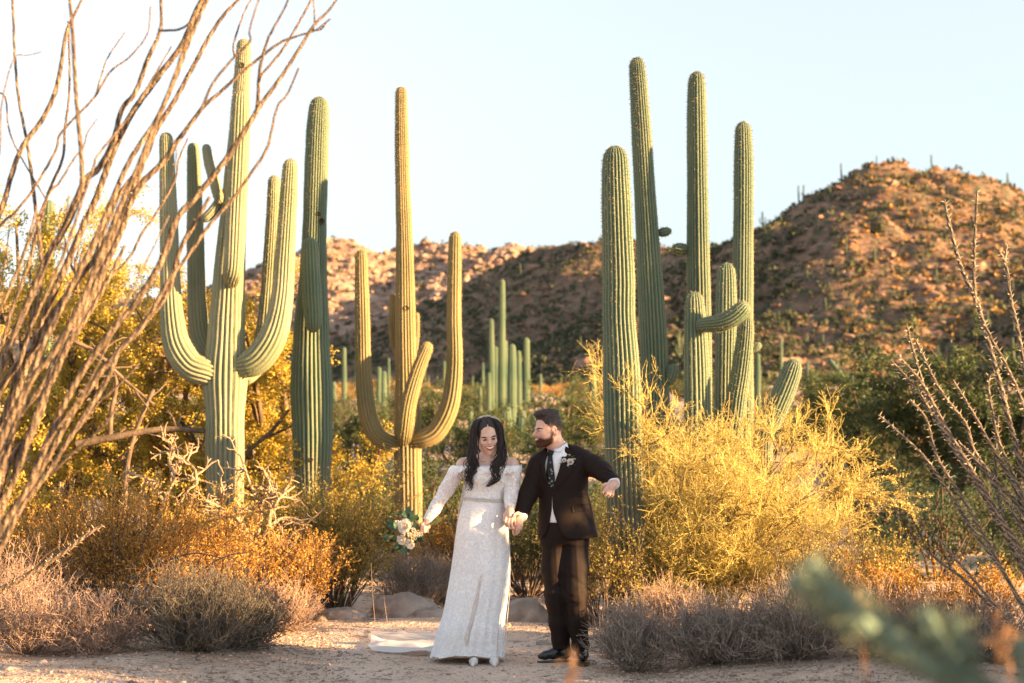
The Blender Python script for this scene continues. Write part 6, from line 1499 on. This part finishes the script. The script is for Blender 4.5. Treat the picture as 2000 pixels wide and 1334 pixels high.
    bv, bf = ico2(); g = Geo(); bpos = march(jack0, P(1081, 964, YP - .7)[None], norm(P(1081, 964, YP + 1) - P(1081, 964, YP - .7))[None]); g.add(bv * np.array([.0085, .006, .0085]) + bpos, bf); g.build('button', [M_TIE], jk)
    # tie with small flowers, shirt showing below
    g = Geo(); conform(g, shirt, [(1072, 880), (1071, 890)], [(1084, 878), (1080, 890)], .012, 5, 6, bulge=.006)
    conform(g, shirt, [(1072, 889), (1069, 910), (1068, 935), (1076, 956)], [(1079, 889), (1081, 910), (1084, 935), (1080, 956)], .008, 14, 7, bulge=.005); tie = g.build('tie', [M_TIE], root)
    g = Geo(); rg = np.random.default_rng(2)
    for x, y in [(1075, 903), (1076, 917), (1078, 921), (1074, 934), (1078, 940), (1077, 926), (1073, 944), (1079, 948), (1076, 950)]:
        o = P(x, y, YP - .7)[None]; q = march(shirt, o, norm(P(x, y, YP + 1) - o[0])[None])[0]; q[1] -= .016
        for k in range(5):
            a = k * 1.257 + rg.random(); leaves(g, [q], [[math.cos(a), -.1, math.sin(a)]], rg.uniform(.006, .012), 0, .7, rg)
    g.build('flower_print', [mat('tie_flower', (.45, .48, .42), (.25, .3, .22), island=True)], tie)
    # collar points
    g = Geo(); conform(g, shirt, [(1069, 874), (1069, 888)], [(1076, 879), (1071, 889)], .012, 5, 5); conform(g, shirt, [(1083, 879), (1091, 884)], [(1104, 862), (1098, 879)], .012, 6, 6); g.build('collar', [M_SHIRT], root)
    # trousers
    def trou(p):
        lg = [[Br(1084, 1060, .096, .02), Br(1083, 1110, .090, .015), Br(1086, 1165, .079, .0), Br(1092, 1215, .070, .02), Br(1096, 1262, .064, .03)], [Br(1124, 1060, .099, .01), Br(1124, 1110, .092, -.02), Br(1124, 1160, .081, -.05), Br(1129, 1215, .068, -.04), Br(1134, 1262, .063, -.03)]]
        d = loft_sdf(p, [(B(1100, y)[2], B((l + r) / 2, y)[0], YP + .012, (r - l) / 2 * SP, b) for y, l, r, b in [(1020, 1058, 1146, .128), (1045, 1056, 1151, .128), (1062, 1058, 1149, .11)]], rad(-8))
        for i, l in enumerate(lg):
            e = chain(p, l, .03); e = smax(e, B(1090, 1268 + 3 * i)[2] - p[:, 2], .006)
            kn = np.exp(-((p[:, 2] - l[2][2]) / .12) ** 2) + np.exp(-((p[:, 2] - l[4][2]) / .10) ** 2)
            e = e + .006 * kn * np.sin((p @ np.array([.45, .3, .84])) * 75 + 3 * vnoise(p * 12 + i)) * (.4 + .6 * vnoise(p * 7 + i * 5)) - .003 * np.exp(-((p[:, 0] - np.interp(p[:, 2], [l[4][2], l[0][2]], [l[4][0], l[0][0]])) / .008) ** 2)
            d = smin(d, e, .045 if i == 0 else .03)
        return d
    g = Geo(); V, Q = nets(trou, B(1040, 1280, -.22), B(1168, 1005, .2), .0075); g.add(V, Q); g.build('trousers', [M_SUIT], root)
    # shoes
    def shoe(am, w):
        def fn(p):
            d = chain(p, am, .025); d = smax(d, gz + .008 - p[:, 2], .003)
            sole = chain(p * np.array([1, 1, 0]), [np.array([*(a[:2]), 0, a[3] + .003]) for a in am], .02); sole = smax(sole, np.abs(p[:, 2] - gz - .007) - .007, .002)
            lace_ = .0025 * np.sin((p @ w) * 420) * np.exp(-(((p - am[1][:3]) @ w) / .03) ** 2) * (p[:, 2] > am[1][2] + .012)
            return np.minimum(d + lace_, sole)
        return fn
    for am, w in (([Br(1103, 1262, .040, .03), Br(1104, 1275, .038, .03), Br(1082, 1276, .036, .0), Br(1064, 1280, .026, -.02), Br(1055, 1282, .018, -.03)], (-.9, -.4, 0)), ([Br(1136, 1264, .040, -.02), Br(1137, 1276, .038, -.02), Br(1138, 1278, .038, -.10), Br(1139, 1282, .030, -.19), Br(1139, 1284, .02, -.225)], (.05, -1, 0))):
        g = Geo(); fn = shoe(am, np.array(w, float)); lo, hi = box(am, .06); lo[2] = gz - .01; V, Q = nets(fn, lo, hi, .0045); g.add(V, Q); g.build('shoe', [M_LEATHER], root)
    # flower pinned to the lapel
    g = Geo()
    def onj(x, y, o=.02):
        a = P(x, y, YP - .7)[None]; q = march(jack0, a, norm(P(x, y, YP + 1) - a[0])[None])[0]; return q + np.array([0, -o, 0])
    for x, y, r in [(1114, 902, .020), (1101.5, 899, .014)]: rose(g, onj(x, y), (-.1, -1, .3), r, 0, int(x), 4)
    for x, y in [(1100, 893), (1116, 893), (1119, 897), (1112, 889), (1122, 897), (1109, 909), (1096, 903)]: rose(g, onj(x, y), (-.1, -1, .5), .007, 1 if x > 1098 and y < 900 else 0, int(x), 2)
    rg = np.random.default_rng(4); ps = np.array([onj(x, y, .012) for x, y in rg.uniform((1094, 888), (1124, 912), (40, 2))]); leaves(g, ps, rg.normal(size=ps.shape), .016, 2, .5, rg)
    g.build('boutonniere', [M_ROSE, M_CREAMR, M_EUC], root)
groom()

# ------------------------------------------------------------------ the bouquet
c0 = B(800, 1035, -.06); root = thing('bouquet', c0, 'bouquet of white roses and dark leaves held low in the bride\'s hand', 'bouquet')
g = Geo(); rg = np.random.default_rng(12)
for x, y, d, r in [(791, 1028, -.14, .044), (785, 1054, -.11, .030), (802, 1062, -.13, .030), (803, 1026, -.08, .022)]:
    g2 = Geo(); rose(g2, B(x, y, d), (-.35, -.8, .25 if y < 1050 else -.2), r, 0, int(x), 5); g2.build('rose', [M_ROSE], root)
for x, y, d in [(813, 1043, -.13), (806, 1047, -.14), (776, 1020, -.10), (800, 1044, -.14), (822, 1043, -.12), (808, 1035, -.12)]:
    g2 = Geo(); rose(g2, B(x, y, d), (-.3, -.9, .1), .015, 0, int(x), 3); g2.build('small_flower', [M_ROSE if x != 806 else M_CREAMR], root)
for x, y in [(816, 1038), (811, 1052), (818, 1046), (812, 1040)]: rose(g, B(x, y, -.11), (-.3, -.9, .1), .012, 0, int(x), 2)
g.build('filler_flowers', [M_CREAMR], root)
g = Geo(); n = 80; a = rg.uniform(0, 6.28, n); rr = rg.uniform(.2, 1, n) ** .5
ps = np.stack([B(792, 1036)[0] + np.cos(a) * rr * .105, YP - .06 + rg.uniform(-.05, .05, n), B(792, 1036)[2] + np.sin(a) * rr * .12], 1)
leaves(g, ps, np.stack([np.cos(a), rg.normal(0, .4, n) - .2, np.sin(a)], 1), rg.uniform(.035, .065, n), 0, .75, rg); g.build('leaves', [M_EUC], root)
g = Geo(); A = np.stack([spline(np.stack([B(800 + rg.normal(0, 3), 1036 + rg.normal(0, 4), -.07), B(832, 1028 + rg.normal(0, 1.5), -.088), B(861 + rg.normal(0, 3), 1014 + rg.normal(0, 4), -.08)]), 8) for _ in range(12)])
tubes(g, A, taper(8, .004, .003), 5); g.build('stem', [mat('cut_flower_stem', (0.06, 0.09, 0.03), (.14, .13, .05), 20, .6)], root)
